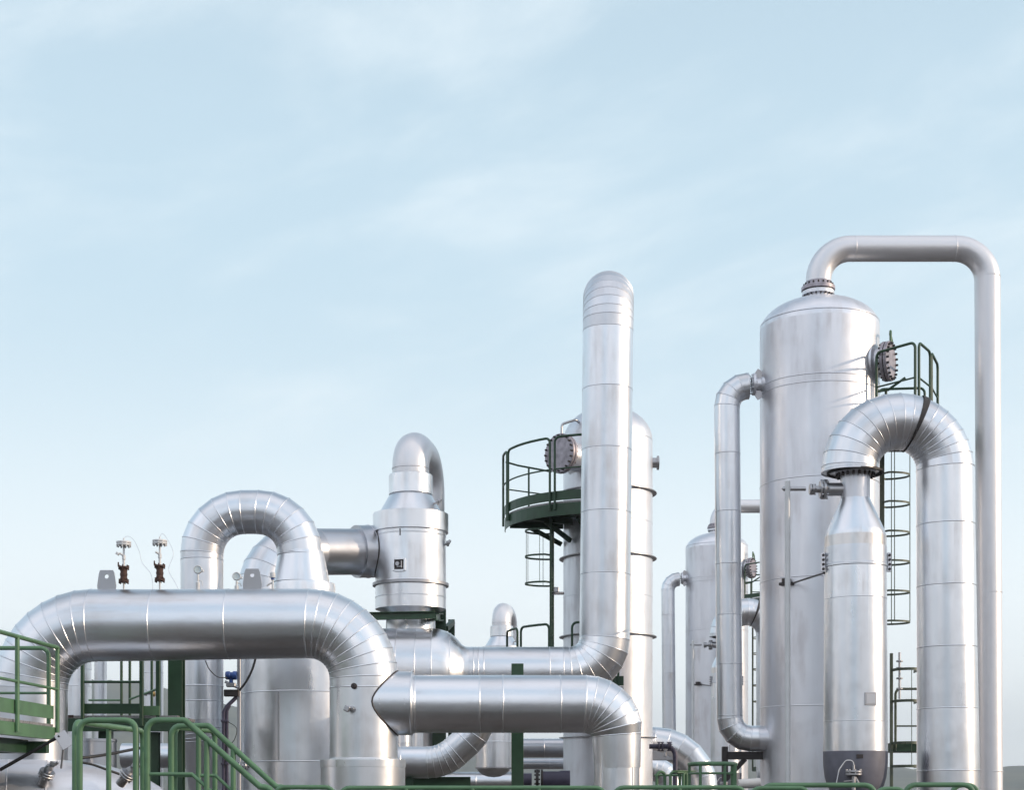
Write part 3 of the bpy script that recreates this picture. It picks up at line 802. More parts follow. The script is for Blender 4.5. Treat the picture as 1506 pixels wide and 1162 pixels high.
def cage_ladder(name, foot, top_z, wdir, out, label, mat, hoops, cage_r=.36, w=.42, stringer=(.03,.075), group=None, straps=5, rungs=True, zfoot=None):
    """foot: Vector; wdir: unit vector along the rungs; out: unit vector towards the cage"""
    t=thing(name, foot, label, "ladder", group)
    for s in (-1,1):
        m=MB(); p=foot+wdir*s*w/2; bar(m,p,V((p.x,p.y,top_z)),stringer[0],stringer[1],up=out); m.build("stringer",mat,t)
    if rungs:
        z=foot.z+.25
        while z<top_z: 
            a=foot+wdir*w/2; b=foot-wdir*w/2; m=MB(); tube(m,[V((a.x,a.y,z)),V((b.x,b.y,z))],.011,n=6); z+=.28
            m.build("rung",mat,t)
    if hoops:
        ang=[math.pi*(-.5)+math.pi*k/14 for k in range(15)]
        def hp(a,z): return V((foot.x,foot.y,0))+wdir*math.sin(a)*cage_r+out*(.10+cage_r*1.25*math.cos(a))+UP*z
        for z in hoops:
            pts=[V((foot.x,foot.y,z))-wdir*w/2]+[hp(a,z) for a in ang]+[V((foot.x,foot.y,z))+wdir*w/2]
            m=MB()
            for a,b in zip(pts,pts[1:]): bar(m,a,b,.010,.036,bev=0)
            m.build("cage_hoop",mat,t)
        for k in range(straps):
            a=math.pi*(-.42)+math.pi*.84*k/(straps-1)
            p=hp(a,hoops[0]); q=hp(a,hoops[-1]); m=MB(); bar(m,p,q,.010,.03,bev=0)
            m.build("cage_strap",mat,t)
    return t
zl=lambda py,Y: W(0,py,Y).z
YL=30.4
cage_ladder("caged_ladder", V((W(812,0,YL).x,YL+.2,zP2)), zP-.05, V((.12,.99,0)).normalized(), V((-1,.05,0)).normalized(), "green caged ladder hanging below the half-round platform of the ringed tower", DGREEN, [zl(857,YL),zl(817,YL),zl(779,YL)], cage_r=.34, w=.44, stringer=(.10,.045), straps=4)
m=MB(); tube(m,[W(812,873,YL),W(828,873,YL+.4)],.03); box(m,W(818,868,YL),(.10,.10,.10),None,.01); tag(m.build("ladder_bracket",STEEL),"small grey bracket tying the platform ladder to the ringed tower","bracket")

# ------------------------------------------------------------------ lower cross pipe in front
def cross_pipe():
    Y=20.0; k=S(1,Y)
    t=thing("cross_pipe", at_ground(W(908,1100,Y)), "silver pipe branching from the arch's right leg and turning down at its right end", "pipe")
    pts=route([W(540,1036,Y), W(906,1036,Y), W(908,1130,Y)],[(47*k,7)])
    path=[W(540,1036,Y)]+[W(x,1036,Y) for x in (612,706,740,824)]+pts[1:]
    rr=[42.5*k]*5+[q*k for q in (42.5,42.5,42.3,42,41.5,40.5,39,36)]+[34*k]*(len(path)-13)
    m=MB(); sweep(m,path,rr,n=64,rng=(0,5)); m.build("pipe_run",ALU,t)
    m=MB(); sweep(m,path,rr,n=64,rng=(5,len(path)-1)); m.build("elbow",ALUB,t)
    m=MB(); sweep(m,[W(541,1035,Y),W(606,1035,Y),W(609,1035,Y)],[47*k,47*k,44*k],n=64,h=.008); 
    for (x,a) in ((562,0),(562,1),(598,0),(598,1)): lathe(m,W(x,1031+8*a,Y)-V((0,46.6*k,0)),V((0,-1,0)),[(.010,0),(.007,.006),(0,.006)],n=6)
    m.build("branch_collar",ALU,t)
    m=MB(); saddle(m, W(535,0,Y), S(50,Y), W(541,1035,Y), V((1,0,0)), 47.3*k, .011); m.build("sealant_seam", DKST, t)
    e=pts[8]
    m=MB(); lathe(m,at_ground(e)+V((0,0,0)),UP,[(33.5*k,0),(33.5*k,zl(1092,Y)),(35*k,zl(1091,Y)),(35*k,zl(1086,Y)),(33*k,zl(1085,Y))],n=56)
    for a in (-.75,.72):
        n_=V((math.sin(a),-math.cos(a),0)); box(m,at_ground(e)+n_*(33.7*k)+UP*zl(1130,Y),(.02,.012,zl(1095,Y)-zl(1165,Y)),Matrix.Rotation(a,3,'Z'),.001)
    m.build("leg",ALUB,t)
cross_pipe()
def green_post():
    p=W(761,977,22.0); m=MB(); ibeam(m,V((p.x,p.y,0)),p,.17,.17,up=(0,1,0)); o=m
    t=thing("support_post", at_ground(p), "dark green steel post rising between the cross pipe and the header pipe", "post")
    o.build("column",DGREEN,t)
    m=MB(); box(m,V((p.x,p.y,.02)),(.34,.34,.04),None,.004); m.build("base_plate",DGREEN,t)
    m=MB(); box(m,W(761,1084,22.0)+V((0,.3,0)),(.12,.42,.10),None,.004); m.build("pipe_bracket",DGREEN,t)
green_post()
def lower_bend():
    Y=22.4; k=S(1,Y)
    t=thing("lower_bend_pipe", at_ground(W(690,1100,Y)), "silver gored pipe curving upward below the cross pipe", "pipe")
    pts=route([W(520,1122,Y), W(652,1122,Y), W(703,1076,Y), W(712,1000,Y)],[(60*k,5),(60*k,3)])
    path=[pts[0],W(590,1122,Y)]+pts[1:]
    m=MB(); sweep(m,path,23.5*k,n=48,rng=(0,2)); m.build("pipe_run",ALU,t)
    m=MB(); sweep(m,path,23.5*k,n=48,rng=(2,len(path)-1)); m.build("elbow",ALUB,t)
    m=MB(); p=W(600,1146,Y); ibeam(m,V((p.x,p.y,0)),p,.14,.14,up=(0,1,0)); m.build("support_leg",DGREEN,t)
lower_bend()
def drip_leg():
    Y=25.0; k=S(1,Y); c=W(726,0,Y)
    t=thing("drain_pot", V((c.x,c.y,zl(1144,Y))), "short upright silver pot with rounded bottom beside the dark green post", "pot")
    z=lambda q: zl(q,Y); b=V((c.x,c.y,0))
    m=MB(); sweep(m,[b+UP*z(q) for q in (1130,1092,1040)],26*k,n=48); m.build("body",ALUB,t)
    m=MB(); lathe(m,b,UP,[(0,z(1144)),(9*k,z(1143)),(17*k,z(1140)),(23*k,z(1135)),(25*k,z(1131))],n=48); m.build("bottom_head",ALUB,t)
    m=MB(); lathe(m,b,UP,[(25*k,z(1131.5)),(27*k,z(1131)),(27*k,z(1129)),(25*k,z(1128.5))],n=48); m.build("rim",STEEL,t)
drip_leg()
def bg_pipe(name,pts,r,mat,label,cat="pipe",seams=True,bends=None):
    m=MB(); P=[V(p) for p in pts]
    if bends: P=route(P,bends)
    sweep(m,P,r,n=40,seams=seams)
    return tag(m.build(name,mat),label,cat)
bg_pipe("horizontal_pipe",[W(765,1101,34.5),W(800,1101,34.5),W(850,1101,34.5)],S(14,34.5),ALUD,"dull thick horizontal pipe seen between the dark green post and the ringed tower")
bg_pipe("horizontal_pipe",[W(740,1124,33.4),W(808,1124,33.4),W(850,1124,33.4)],S(8,33.4),ALUD,"thin horizontal pipe just below the dull thick one beside the dark green post")
bg_pipe("horizontal_pipe",[W(600,1150,27.5),W(655,1150,27.5),W(700,1150,27.5),W(757,1150,27.5)],S(14,27.5),ALU,"pale horizontal pipe low under the rounded drain pot")
def flanged():
    Y=29.6; k=S(1,Y); t=thing("flanged_pipe", W(765,1147,Y), "violet grey flanged pipe low beside the foot of the ringed tower", "pipe")
    m=MB(); lathe(m,W(762,1147,Y),V((1,0,0)),[(0,0),(9*k,0),(9*k,20*k)],n=32); m.build("pipe_end",PURP,t)
    m=MB(); flange(m,W(790,1147,Y),V((1,0,0)),15*k,4*k,12,.016); flange(m,W(797,1147,Y),V((1,0,0)),15*k,3*k); m.build("flange",DKST,t)
    m=MB(); lathe(m,W(798,1147,Y),V((1,0,0)),[(12*k,0),(12*k,24*k),(13*k,26*k),(13*k,40*k),(0,40*k)],n=32); m.build("pipe_run",PURP,t)
flanged()
def low_beam():  # green beam on posts, added to fill the dark low centre
    t=thing("low_green_beam", at_ground(W(640,1150,23.6)), "dark green low beam on posts under the gored pipe below the cross pipe", "beam")
    m=MB(); ibeam(m,W(596,1151,23.6),W(692,1151,23.6),.14,.16); m.build("crossbeam",DGREEN,t)
    for x in (604,640,684):
        m=MB(); p=W(x,1151,23.6)-UP*.081; ibeam(m,V((p.x,p.y,0)),p,.12,.12,up=(0,1,0)); m.build("post",DGREEN,t)
low_beam()
bg_pipe("thin_standpipe",[V((W(614,0,25.5).x,25.5,0)),W(614,1100,25.5),W(614,1068,25.5)],S(8.5,25.5),ALUB,"short bright standpipe in the gap under the cross pipe's collar")
bg_pipe("thin_standpipe",[V((W(590,0,26.2).x,26.2,0)),W(590,1093,26.2),W(590,1060,26.2)],S(15,26.2),ALU,"dull wider standpipe beside the bright one under the cross pipe's collar")

# ------------------------------------------------------------------ RIGHT: reactor unit (built once, the far unit is a copy)
UNIT=[]
YG=28.0; GC=at_ground(W(1205,900,YG)); RG=S(86.5,YG)
def reactor(label):
    z=lambda q: zl(q,YG)
    t=thing("reactor_tower", GC, label, "tower", "reactor towers of the parallel plant units"); UNIT.append(t)
    zt=z(486)
    m=MB(); lathe(m,GC,UP,[(RG,0),(RG,z(900)),(RG,zt)],n=128)
    for q in (1042,858,716,582,571): ringbead(m,GC,UP,RG,z(q),h=.005,w=.011,n=128)
    for an,z0,z1 in ((-.62,z(716),z(582)),(.2,z(858),z(716)),(-.3,z(1042),z(858))):
        n_=V((math.sin(an),-math.cos(an),0)); box(m,GC+n_*(RG+.0005)+UP*(z0+z1)/2,(.012,.004,z1-z0),Matrix.Rotation(an,3,'Z'),.001)
    m.build("shell",SHELL,t)
    m=MB(); lathe(m,GC,UP,dome(RG,zt,z(440)-zt,14),n=128); ringbead(m,GC,UP,RG*.995,zt+.09,h=.003,w=.008,n=128)
    lathe(m,GC+V((-.74,-.2,0)),UP,[(.012,z(470)),(.012,z(456)),(0,z(456))],n=8); m.build("head",SHELL,t)
    m=MB(); lathe(m,V((GC.x-.02,GC.y,0)),UP,[(S(21,YG),z(446)),(S(19,YG),z(438)),(S(19,YG),z(432))],n=48); flange(m,V((GC.x-.02,GC.y,z(432))),UP,S(23.5,YG),.07)
    m.m=1; bolts(m,V((GC.x-.02,GC.y,z(429.5))),UP,S(20.8,YG),18,.017,.17); m.build("top_nozzle",[SHELL,DKST],t)
    # left nozzle for the side pipe
    zz_=z(568)
    m=MB(); lathe(m,V((GC.x-RG+.08,GC.y-.12,zz_)),V((-1,0,0)),[(S(14,YG),-.2),(S(14,YG),.03),(S(9,YG),.10),(S(9,YG),.26)],n=36)
    flange(m,V((GC.x-RG-.14,GC.y-.12,zz_)),V((1,0,0)),S(16,YG),.05,12,.011); m.build("side_nozzle",SHELL,t)
    m=MB(); p=V((GC.x-RG-.01,GC.y-.12,zz_))
    for q in (-1,1): box(m,p+V((-.02,0,q*S(13,YG))),(.20,.02,.16),Matrix.Rotation(q*.6,3,'Y'),.002)
    m.build("gusset",STEEL,t)
    m=MB(); lathe(m,V((GC.x-RG+.2,GC.y-.2,z(1088))),V((-1,0,0)),[(S(18,YG),0),(S(18,YG),.28)],n=36); m.build("lower_nozzle",SHELL,t)
    manhole(t,GC,z(545),V((.88,-.475,0)).normalized(),.345,RG,RG+.21,RUSTSTAIN)
    # clip where the tie rod ends
    m=MB(); n_=V((math.sin(-.73),-math.cos(-.73),0)); p=GC+n_*(RG+.05)+UP*z(868)
    box(m,p,(.25,.10,.05),Matrix.Rotation(-.73,3,'Z'),.006); box(m,p+UP*.05,(.12,.12,.08),Matrix.Rotation(-.73,3,'Z'),.006); m.build("clip",DKST,t)
    return t
reactor("near wide reactor tower with domed head behind the necked vessel")
def overhead(label):
    Y=YG; k=S(1,Y); x0=GC.x-.02; z=lambda q: zl(q,Y)
    t=thing("overhead_pipe", V((W(1455,0,Y).x,Y,0)), label, "pipe", "overhead pipes of the parallel plant units"); UNIT.append(t)
    m=MB(); c=V((x0,Y,z(425)))
    flange(m,c,UP,24.5*k,.07); lathe(m,c,UP,[(22*k,.03),(19*k,.12)],n=40); m.m=1; bolts(m,V((x0,Y,z(422.5))),UP,21*k,18,.016,.11,.5); m.build("flange",[RUSTSTAIN,DKST],t)
    p=route([V((x0,Y,z(424))), V((x0+.03,Y,z(365.5))), W(1452,365.5,Y), V((W(1457,0,Y).x,Y,0))],[(47*k,10),(47*k,10)])
    m=MB(); sweep(m,p,18.5*k,n=48,flat=False,seams=False)
    ringbead(m,W(1256,365.5,Y),V((1,0,0)),18.5*k,0,.003,.008); ringbead(m,W(1403,365.5,Y),V((1,0,0)),18.5*k,0,.003,.008)
    for q in (408,872,1135): ringbead(m,W(1452+(q-365)*.0062,q,Y),UP,18.5*k,0,.003,.008)
    m.build("pipe_run",PIPEP,t)
overhead("near matte overhead pipe leaving the reactor's top and dropping straight down at the far right")
def side_pipe(label):
    Y=YG-.12; k=S(1,YG); z=lambda q: zl(q,Y)
    X=lambda px: W(px,0,Y).x
    t=thing("side_pipe", V((X(1073),Y,0)), label, "pipe", "side pipes of the parallel plant units"); UNIT.append(t)
    P=[V((X(1100),Y,z(568))), V((X(1069),Y,z(568))), V((X(1073.5),Y,z(1087))), V((X(1128),Y-.05,z(1087)))]
    pts=route(P,[(30*k,4),(30*k,4)])
    a,b=pts[5],pts[6]; zs=[668,753,830,905,977,1053]
    path=pts[:6]+[a.lerp(b,(a.z-z(q))/(a.z-b.z)) for q in zs if z(q)>b.z]+pts[6:]
    n5=len(path)-1; j=n5-(len(pts)-7)
    for nm,i0,i1,mt in (("elbow",0,5,ALU),("pipe_run",5,j,ALU),("elbow",j,n5,ALUB)):
        m=MB(); sweep(m,path,18.8*k,n=48,rng=(i0,i1)); m.build(nm,mt,t)
    m=MB(); lathe(m,V((X(1097),Y,z(568))),V((1,0,0)),[(0,0),(17*k,0),(17*k,.05),(9*k,.05)],n=40); bolts(m,V((X(1098),Y,z(568))),V((1,0,0)),14.5*k,12,.012,.12); m.build("flange",STEEL,t)
    m=MB(); zb=z(1112)
    bar(m,V((X(1066),Y,zb-.45)),V((X(1066),Y,zb+.16)),.10,.12,up=(0,1,0)); bar(m,V((X(1068),Y,zb+.0)),V((X(1124),Y,zb+.0)),.12,.14)
    bar(m,V((X(1068),Y,zb-.42)),V((X(1096),Y,zb-.06)),.10,.08); m.build("support_bracket",DARK,t)
side_pipe("near slim clad side pipe elbowed into the left flank of the wide reactor")

YJ=24.0; JC=at_ground(W(1258,900,YJ))
def necked_vessel(label):
    Y=YJ; k=S(1,Y); z=lambda q: zl(q,Y)
    t=thing("necked_vessel", JC, label, "vessel", "necked vessels of the parallel plant units"); UNIT.append(t)
    m=MB(); lathe(m,JC,UP,[(21.5*k,z(740)),(21.5*k,z(693))],n=48); m.build("neck",SHELL,t)
    m=MB(); lathe(m,JC,UP,[(44*k,z(792)),(44*k,z(788)),(42*k,z(781)),(24*k,z(741)),(21.5*k,z(734))],n=72); m.build("cone",ALU,t)
    m=MB(); sweep(m,[JC+UP*z(q) for q in (1108,1062,882,834)],(46.5*k,45*k),n=80,h=.004,w=.006)
    n_=V((math.sin(.2),-math.cos(.2),0)); box(m,JC+n_*(45.3*k)+UP*(z(1060)+z(836))/2,(.012,.006,z(836)-z(1060)),Matrix.Rotation(.2,3,'Z'),.001)
    m.build("body",ALUB,t)
    m=MB(); sweep(m,[JC+UP*z(q) for q in (834,806)],45.4*k,n=80,h=.004); lathe(m,JC,UP,[(45*k,z(836)),(46.2*k,z(835)),(46.2*k,z(832)),(45.4*k,z(831))],n=80); m.build("band",ALU,t)
    m=MB(); sweep(m,[JC+UP*z(q) for q in (806,790)],44.6*k,n=80); m.build("upper_course",RUSTC,t)
    m=MB(); lathe(m,JC,UP,[(14*k,0),(14*k,z(1182)),(26*k,z(1176)),(35*k,z(1167)),(41*k,z(1156)),(44.5*k,z(1144)),(46.3*k,z(1128)),(46.8*k,z(1115)),(46.8*k,z(1106)),(45*k,z(1105))],n=80); sk=m.build("skirt",GREYP,t)
    m=MB(); box(m,JC+V((-.04,-46.8*k,z(1114))),(.10,.02,.06),None,.004); m.build("lug",DKST,sk)
    for s in (-1,1):
        m=MB(); p=JC+V((s*48.5*k,-.05,z(828))); box(m,p,(5.5*k,.05,28*k),None,.004); m.m=1
        for q in range(4): lathe(m,p+V((0,-.025,(q-1.5)*6.8*k)),V((0,-1,0)),[(.022,0),(.022,.015),(0,.015)],n=6)
        m.build("bracket",[SHELL,DKST],t)
    m=MB(); n_=V((math.sin(.26),-math.cos(.26),0)); M=Matrix.Rotation(.26,3,'Z'); p=JC+n_*(46*k)+UP*z(1031)
    box(m,p,(18*k,.03,19*k),M,.008); npl=m.build("name_plate",STEEL,t)
    m=MB(); box(m,p+n_*.016,(14*k,.006,14*k),M,.002); m.build("plate_face",ALUD,npl)
    # side nozzle with its flanges
    zc=z(720); a=V((-1,0,0))
    m=MB(); lathe(m,JC+V((-20*k,0,zc)),a,[(9.5*k,-.03),(9.5*k,26*k)],n=32); nz=m.build("side_nozzle",STEEL,t)
    m=MB(); flange(m,JC+V((-46*k,0,zc)),a,14.5*k,4*k,8,.020); flange(m,JC+V((-50.5*k,0,zc)),a,13*k,3.5*k); lathe(m,JC+V((-50*k,0,zc)),a,[(5*k,0),(5*k,12*k)],n=24); flange(m,JC+V((-62*k,0,zc)),a,8*k,3*k,4,.014); flange(m,JC+V((-66*k,0,zc)),a,8*k,3*k); m.build("flange_pair",STEEL,nz)
    m=MB(); flange(m,JC+UP*z(694.5),UP,29*k,4*k); flange(m,JC+UP*z(690),UP,29*k,3*k); m.m=1; bolts(m,JC+UP*z(693),UP,27*k,20,.021,.20); m.build("top_flange",[SHELL,DKST],t)
    # bottom drain valve with hose
    m=MB(); p=JC+V((-13*k,-48*k,z(1139)))
    flange(m,p+UP*.03,UP,12*k,.03,8,.012); flange(m,p-UP*.012,UP,12*k,.03); lathe(m,p-UP*.4,UP,[(.03,0),(.03,.36)],n=14); lathe(m,p+UP*.05,UP,[(.02,0),(.02,.08),(0,.08)],n=10)
    bar(m,p+V((-.15,-.02,-.12)),p+V((.0,-.02,-.10)),.03,.02); bar(m,p+V((.02,0,-.05)),p+V((.10,-.02,-.2)),.03,.03)
    bar(m,p+V((0,0,-.2)),p+V((0,.3,-.2)),.03,.03); m.build("drain_valve",STEEL,t)
    m=MB(); tube(m,[p+UP*.12,p+UP*.2,p+V((-.12,0,.2)),p+V((-.22,0,.06)),p+V((-.27,0,-.2))],.008,br=.06); m.build("hose",WHITE,t)
    return t
RUSTC = metal("stained course", (.76,.74,.73), .33, wave=.008, dirt=.6, dirtcol=(.25,.17,.12))
necked_vessel("near necked vessel with conical top and grey foot, in front of the wide reactor")
def hook_bend(label):
    Y=YJ; k=S(1,Y); z=lambda q: zl(q,Y)
    t=thing("hook_pipe", at_ground(W(1396,900,Y)), label, "pipe", "hooked pipes of the parallel plant units"); UNIT.append(t)
    a=W(1250,690,Y); cen=W(1320,690,Y); r=70*k
    arc=lambda q: cen+V((-math.cos(q)*r,0,math.sin(q)*r))
    dn=V((W(1398,0,Y).x,Y,0)); b=arc(math.pi); Lq=lambda q:(b.z-z(q))/(b.z)
    path=[a-UP*.05]+[arc(math.radians(x)) for x in (1,13,26,39,52,65,78,91,101,108.5,113.5,122,131,140,149,158,168,180)]+[b.lerp(dn,Lq(q)) for q in (773,863,953,1043,1134)]+[dn]
    rr=[41*k]*2+[40.5*k]*16+[41.5*k]+[42*k,42.5*k,43*k,44*k,45*k,45*k]
    for nm,i0,i1,mt in (("bend",0,10,ALU),("bend",11,18,ALU),("leg",18,len(path)-1,ALUB)):
        m=MB(); sweep(m,path,rr,n=64,rng=(i0,i1),h=.006,jb=(i0!=11)); m.build(nm,mt,t)
    m=MB(); sweep(m,path,[q+2.2*k for q in rr],n=64,rng=(10,11),seams=False); m.build("joint_band",DARK,t)
    m=MB(); lathe(m,V((a.x,a.y,a.z-.06)),UP,[(41*k,0),(42*k,.005),(42*k,.03),(41*k,.04)],n=64); m.build("end_ring",ALU,t)
    m=MB(); lathe(m,JC+UP*z(700),UP,[(30*k,.08),(37*k,.08),(39.5*k,.02),(41.5*k,.03),(41.5*k,.06)],n=64); m.build("end_shroud",DARK,t)
hook_bend("near thick hooked pipe with dark joint band, dropping beside the necked vessel")
def standpipe(label):
    Y=YJ; k=S(1,Y); x=W(1158,0,Y).x
    t=thing("slim_standpipe", V((x,Y,0)), label, "pipe", "slim standpipes of the parallel plant units"); UNIT.append(t)
    m=MB(); tube(m,[V((x,Y-.02,0)),V((x,Y-.02,zl(709,Y)))],4.1*k,n=16); lathe(m,V((x,Y-.02,zl(709,Y))),UP,dome(3.7*k,0,3*k,4),n=16); m.build("upright",WHITE,t)
    m=MB(); lathe(m,V((x-9*k,Y,zl(719,Y))),V((1,0,0)),[(0,0),(3*k,3*k),(4.5*k,8*k),(3.2*k,9*k),(3.2*k,36*k),(0,36*k)],n=16); m.build("spur",STEEL,t)
standpipe("near slim pale standpipe joined to the necked vessel's side nozzle")
def tie_rod(label):
    t=thing("tie_rod", W(1185,850,26), label, "rod", "tie rods of the parallel plant units"); UNIT.append(t)
    m=MB(); tube(m,[W(1212,843,24.0),W(1166,858,27.05)],.016,n=8); m.build("rod",DKST,t)
tie_rod("thin dark tie rod running from the near necked vessel's bracket to the wide reactor")

def reactor_platform(label):
    X=lambda px,Y: W(px,0,Y).x
    zt=zl(503,26.5); zf=zt-1.15
    P=[V((X(1289,27.15),27.15,0)),V((X(1346,26.5),26.5,0)),V((X(1352,26.5),26.52,0)),V((X(1368,27.1),27.1,0)),V((X(1370,27.15),27.15,0)),V((X(1379,27.9),27.9,0)),V((X(1354,29.6),29.6,0)),V((X(1292,29.6),29.6,0))]
    t=thing("reactor_platform", V((P[1].x,P[1].y,zf)), label, "platform", "reactor platforms of the parallel plant units"); UNIT.append(t)
    def prism(mb,pts,z0,z1):
        A=[mb.add(p+UP*z0) for p in pts]; B_=[mb.add(p+UP*z1) for p in pts]
        mb.face(A[::-1],None,False); mb.face(B_,None,False)
        for i in range(len(pts)):
            j=(i+1)%len(pts); mb.face((A[i],A[j],B_[j],B_[i]),None,False)
    m=MB(); prism(m,[P[0],P[1],P[3],P[5],P[6],P[7]],zf-.04,zf); m.build("deck",GRATE,t)
    m=MB()
    for a,b in ((P[0],P[1]),(P[1],P[3]),(P[3],P[5]),(P[5],P[6])): bar(m,a+UP*(zf-.12),b+UP*(zf-.12),.05,.15); bar(m,a+UP*(zf+.08),b+UP*(zf+.08),.01,.14)
    m.build("rim_beam",DGREEN,t)
    for a,b in ((P[0],P[1]),(P[2],P[3]),(P[4],P[5])):
        m=MB(); rail_panel(m,[a,b],zf-.1,zt,mids=(.52,)); m.build("railing",DGREEN,t)
    m=MB(); rail_panel(m,[P[6]+V((.05,-.1,0)),P[7]],zf-.1,zt,mids=(.52,)); m.build("railing",DGREEN,t)
    m=MB(); a=P[0]+UP*(zf+.55); tube(m,[a+V((.05,.3,0)),a+V((.3,.4,.06)),a+V((.55,.2,.22))],.022); tube(m,[V((X(1303,27.6),27.6,zf)),V((X(1303,27.6),27.6,zf+.62))],.024); m.build("swing_gate",DGREEN,t)
    return t,zf
tRP,zRP=reactor_platform("near green railed platform at the wide reactor's manhole")
YLr=29.2
lad=cage_ladder("caged_ladder", V((W(1297,0,YLr).x,YLr,zl(1105,YLr))), zRP, V((.15,.99,0)).normalized(), V((1,-.1,0)).normalized(), "near caged ladder between the necked vessel and the thick hooked pipe", OLIVE, [zl(q,YLr) for q in (916,872,828,785,742,700,657)], cage_r=.33, w=.40, stringer=(.012,.06), straps=3, group="caged ladders of the parallel plant units")
UNIT.append(lad)
def lower_stage(label):
    Y=29.0; X=lambda px:W(px,0,Y).x; z=lambda q:zl(q,Y)
    t=thing("ladder_landing", V((X(1330),Y,z(1105))), label, "landing", "ladder landings of the parallel plant units"); UNIT.append(t)
    m=MB(); box(m,V((X(1340),Y+.4,z(1100))),(S(66,Y),.9,.16),None,.01); m.build("deck",DGREEN,t)
    m=MB(); bar(m,V((X(1309),Y-.1,0)),V((X(1309),Y-.1,z(962))),.05,.06,up=(0,1,0)); m.build("post",OLIVE,t)
    m=MB(); rail_panel(m,[V((X(1316),Y-.05,0)),V((X(1366),Y-.05,0))],z(1105),z(1014),mids=(.40,)); m.build("railing",OLIVE,t)
    for q in (987,1033,1094,1128):
        m=MB()
        pts=[V((X(1310),Y-.12,z(q)))]+[V((X(1329),Y-.15,z(q)))+V((math.sin(a)*S(19,Y),-math.cos(a)*.34,0)) for a in [math.pi*(-.5+k/10) for k in range(11)]]+[V((X(1349),Y+.25,z(q)))]
        for a,b in zip(pts,pts[1:]): bar(m,a,b,.012,.05,bev=0)
        m.build("cage_hoop",OLIVE,t)
    for a in (.1,1.2):
        m=MB(); bar(m,V((X(1329)+math.sin(a)*S(19,Y),Y-.15-math.cos(a)*.34,z(1128))),V((X(1329)+math.sin(a)*S(19,Y),Y-.15-math.cos(a)*.34,z(987))),.008,.02,up=(0,1,0),bev=0)
        m.build("cage_strap",OLIVE,t)
    m=MB(); p=V((X(1317),Y-.3,0)); tube(m,[p+UP*z(1030),p+UP*z(962)],.02); 
    for q in (975,985,1000,1015): flange(m,p+UP*z(q),UP,.06,.03,0)
    m.build("level_gauge",STEEL,t)
lower_stage("near low ladder landing with hoops between the necked vessel and the hooked pipe's leg")

# the far unit: the same plant repeated 25 m further back
SHIFT=V((1.45,25.1,0))
FAR={"reactor_tower":"far reactor tower, smaller in view, left of the near slim side pipe",
 "overhead_pipe":"far overhead pipe, a short length showing between near side pipe and near reactor",
 "side_pipe":"far slim side pipe, pale and half as large, standing right of the ringed tower",
 "necked_vessel":"far necked vessel mostly hidden behind the near slim side pipe",
 "hook_pipe":"far hooked pipe with its bend showing between the near side pipe and near reactor",
 "slim_standpipe":"far slim standpipe in front of the far reactor tower",
 "tie_rod":"far tie rod running across the lower shell of the far reactor tower",
 "reactor_platform":"far green railed platform at the far reactor's manhole",
 "caged_ladder":"far caged ladder seen just left of the near wide reactor's edge",
 "ladder_landing":"far low ladder landing seen just left of the near wide reactor's edge"}
for o in UNIT:
    c=copy_tree(o); c.location=o.location+SHIFT; c["label"]=FAR[o.name.split('.')[0]]
c=copy_tree(scr); c.location=scr.location+SHIFT; c["label"]="far small scrubber, its hooked outlet peeking over the header pipe near the ringed tower"

# pipes low between ringed tower and reactor
def low_elbow():
    Y=33.0; k=S(1,Y); t=thing("low_elbow_pipe", at_ground(W(1032,1100,Y)), "silver gored elbow low between the ringed tower and the side pipe", "pipe")
    pts=route([W(930,1093,Y),W(1034,1093,Y-.2),V((W(1034,0,Y).x,Y-.2,0))],[(70*k,6)])
    rr=[23*k]*2+[(23-2*q/5)*k for q in range(6)]+[21*k]*(len(pts)-8)
    for nm,i0,i1,mt in (("pipe_run",0,1,ALU),("elbow",1,7,ALUB),("leg",7,len(pts)-1,ALU)):
        m=MB(); sweep(m,pts,rr,n=48,rng=(i0,i1)); m.build(nm,mt,t)
    m=MB(); box(m,W(965,1112,Y-.3),(S(60,Y),.1,S(14,Y)),None,.01); m.build("bracket",STEEL,t)
low_elbow()
def purple_pipe():
    Y=30.2; k=S(1,Y); t=thing("drain_pipe", at_ground(W(993,1100,Y)), "thin violet grey flanged pipe elbowing down beside the ringed tower", "pipe")
    m=MB(); tube(m,[W(955,1098.5,Y+.1),W(993,1098.5,Y),V((W(993,0,Y).x,Y,0))],3.6*k,br=.18,n=14); m.build("pipe_run",PURP,t)
    m=MB()
    for x in (969,974,983,986): flange(m,W(x,1098.5,Y),V((1,0,0)),7*k,2*k,6,.010)
    m.build("flange",PURP,t)
    m=MB(); box(m,W(978,1109,Y),(.05,.05,.12),None,.01); m.build("handle",STEEL,t)
purple_pipe()
bg_pipe("low_elbow_pipe",[W(935,1128,36),W(985,1135,36),V((W(990,0,36).x,36,0))],S(18,36),ALUB,"pale small elbow far behind the violet drain pipe",bends=[(S(26,36),5)])
bg_pipe("fallen_cover",[W(1086,1154,26.2),W(1118,1152,26.2)],S(7,26.2),WHITE,"small pale cylinder lying low at the reactor's foot","cylinder",seams=False)
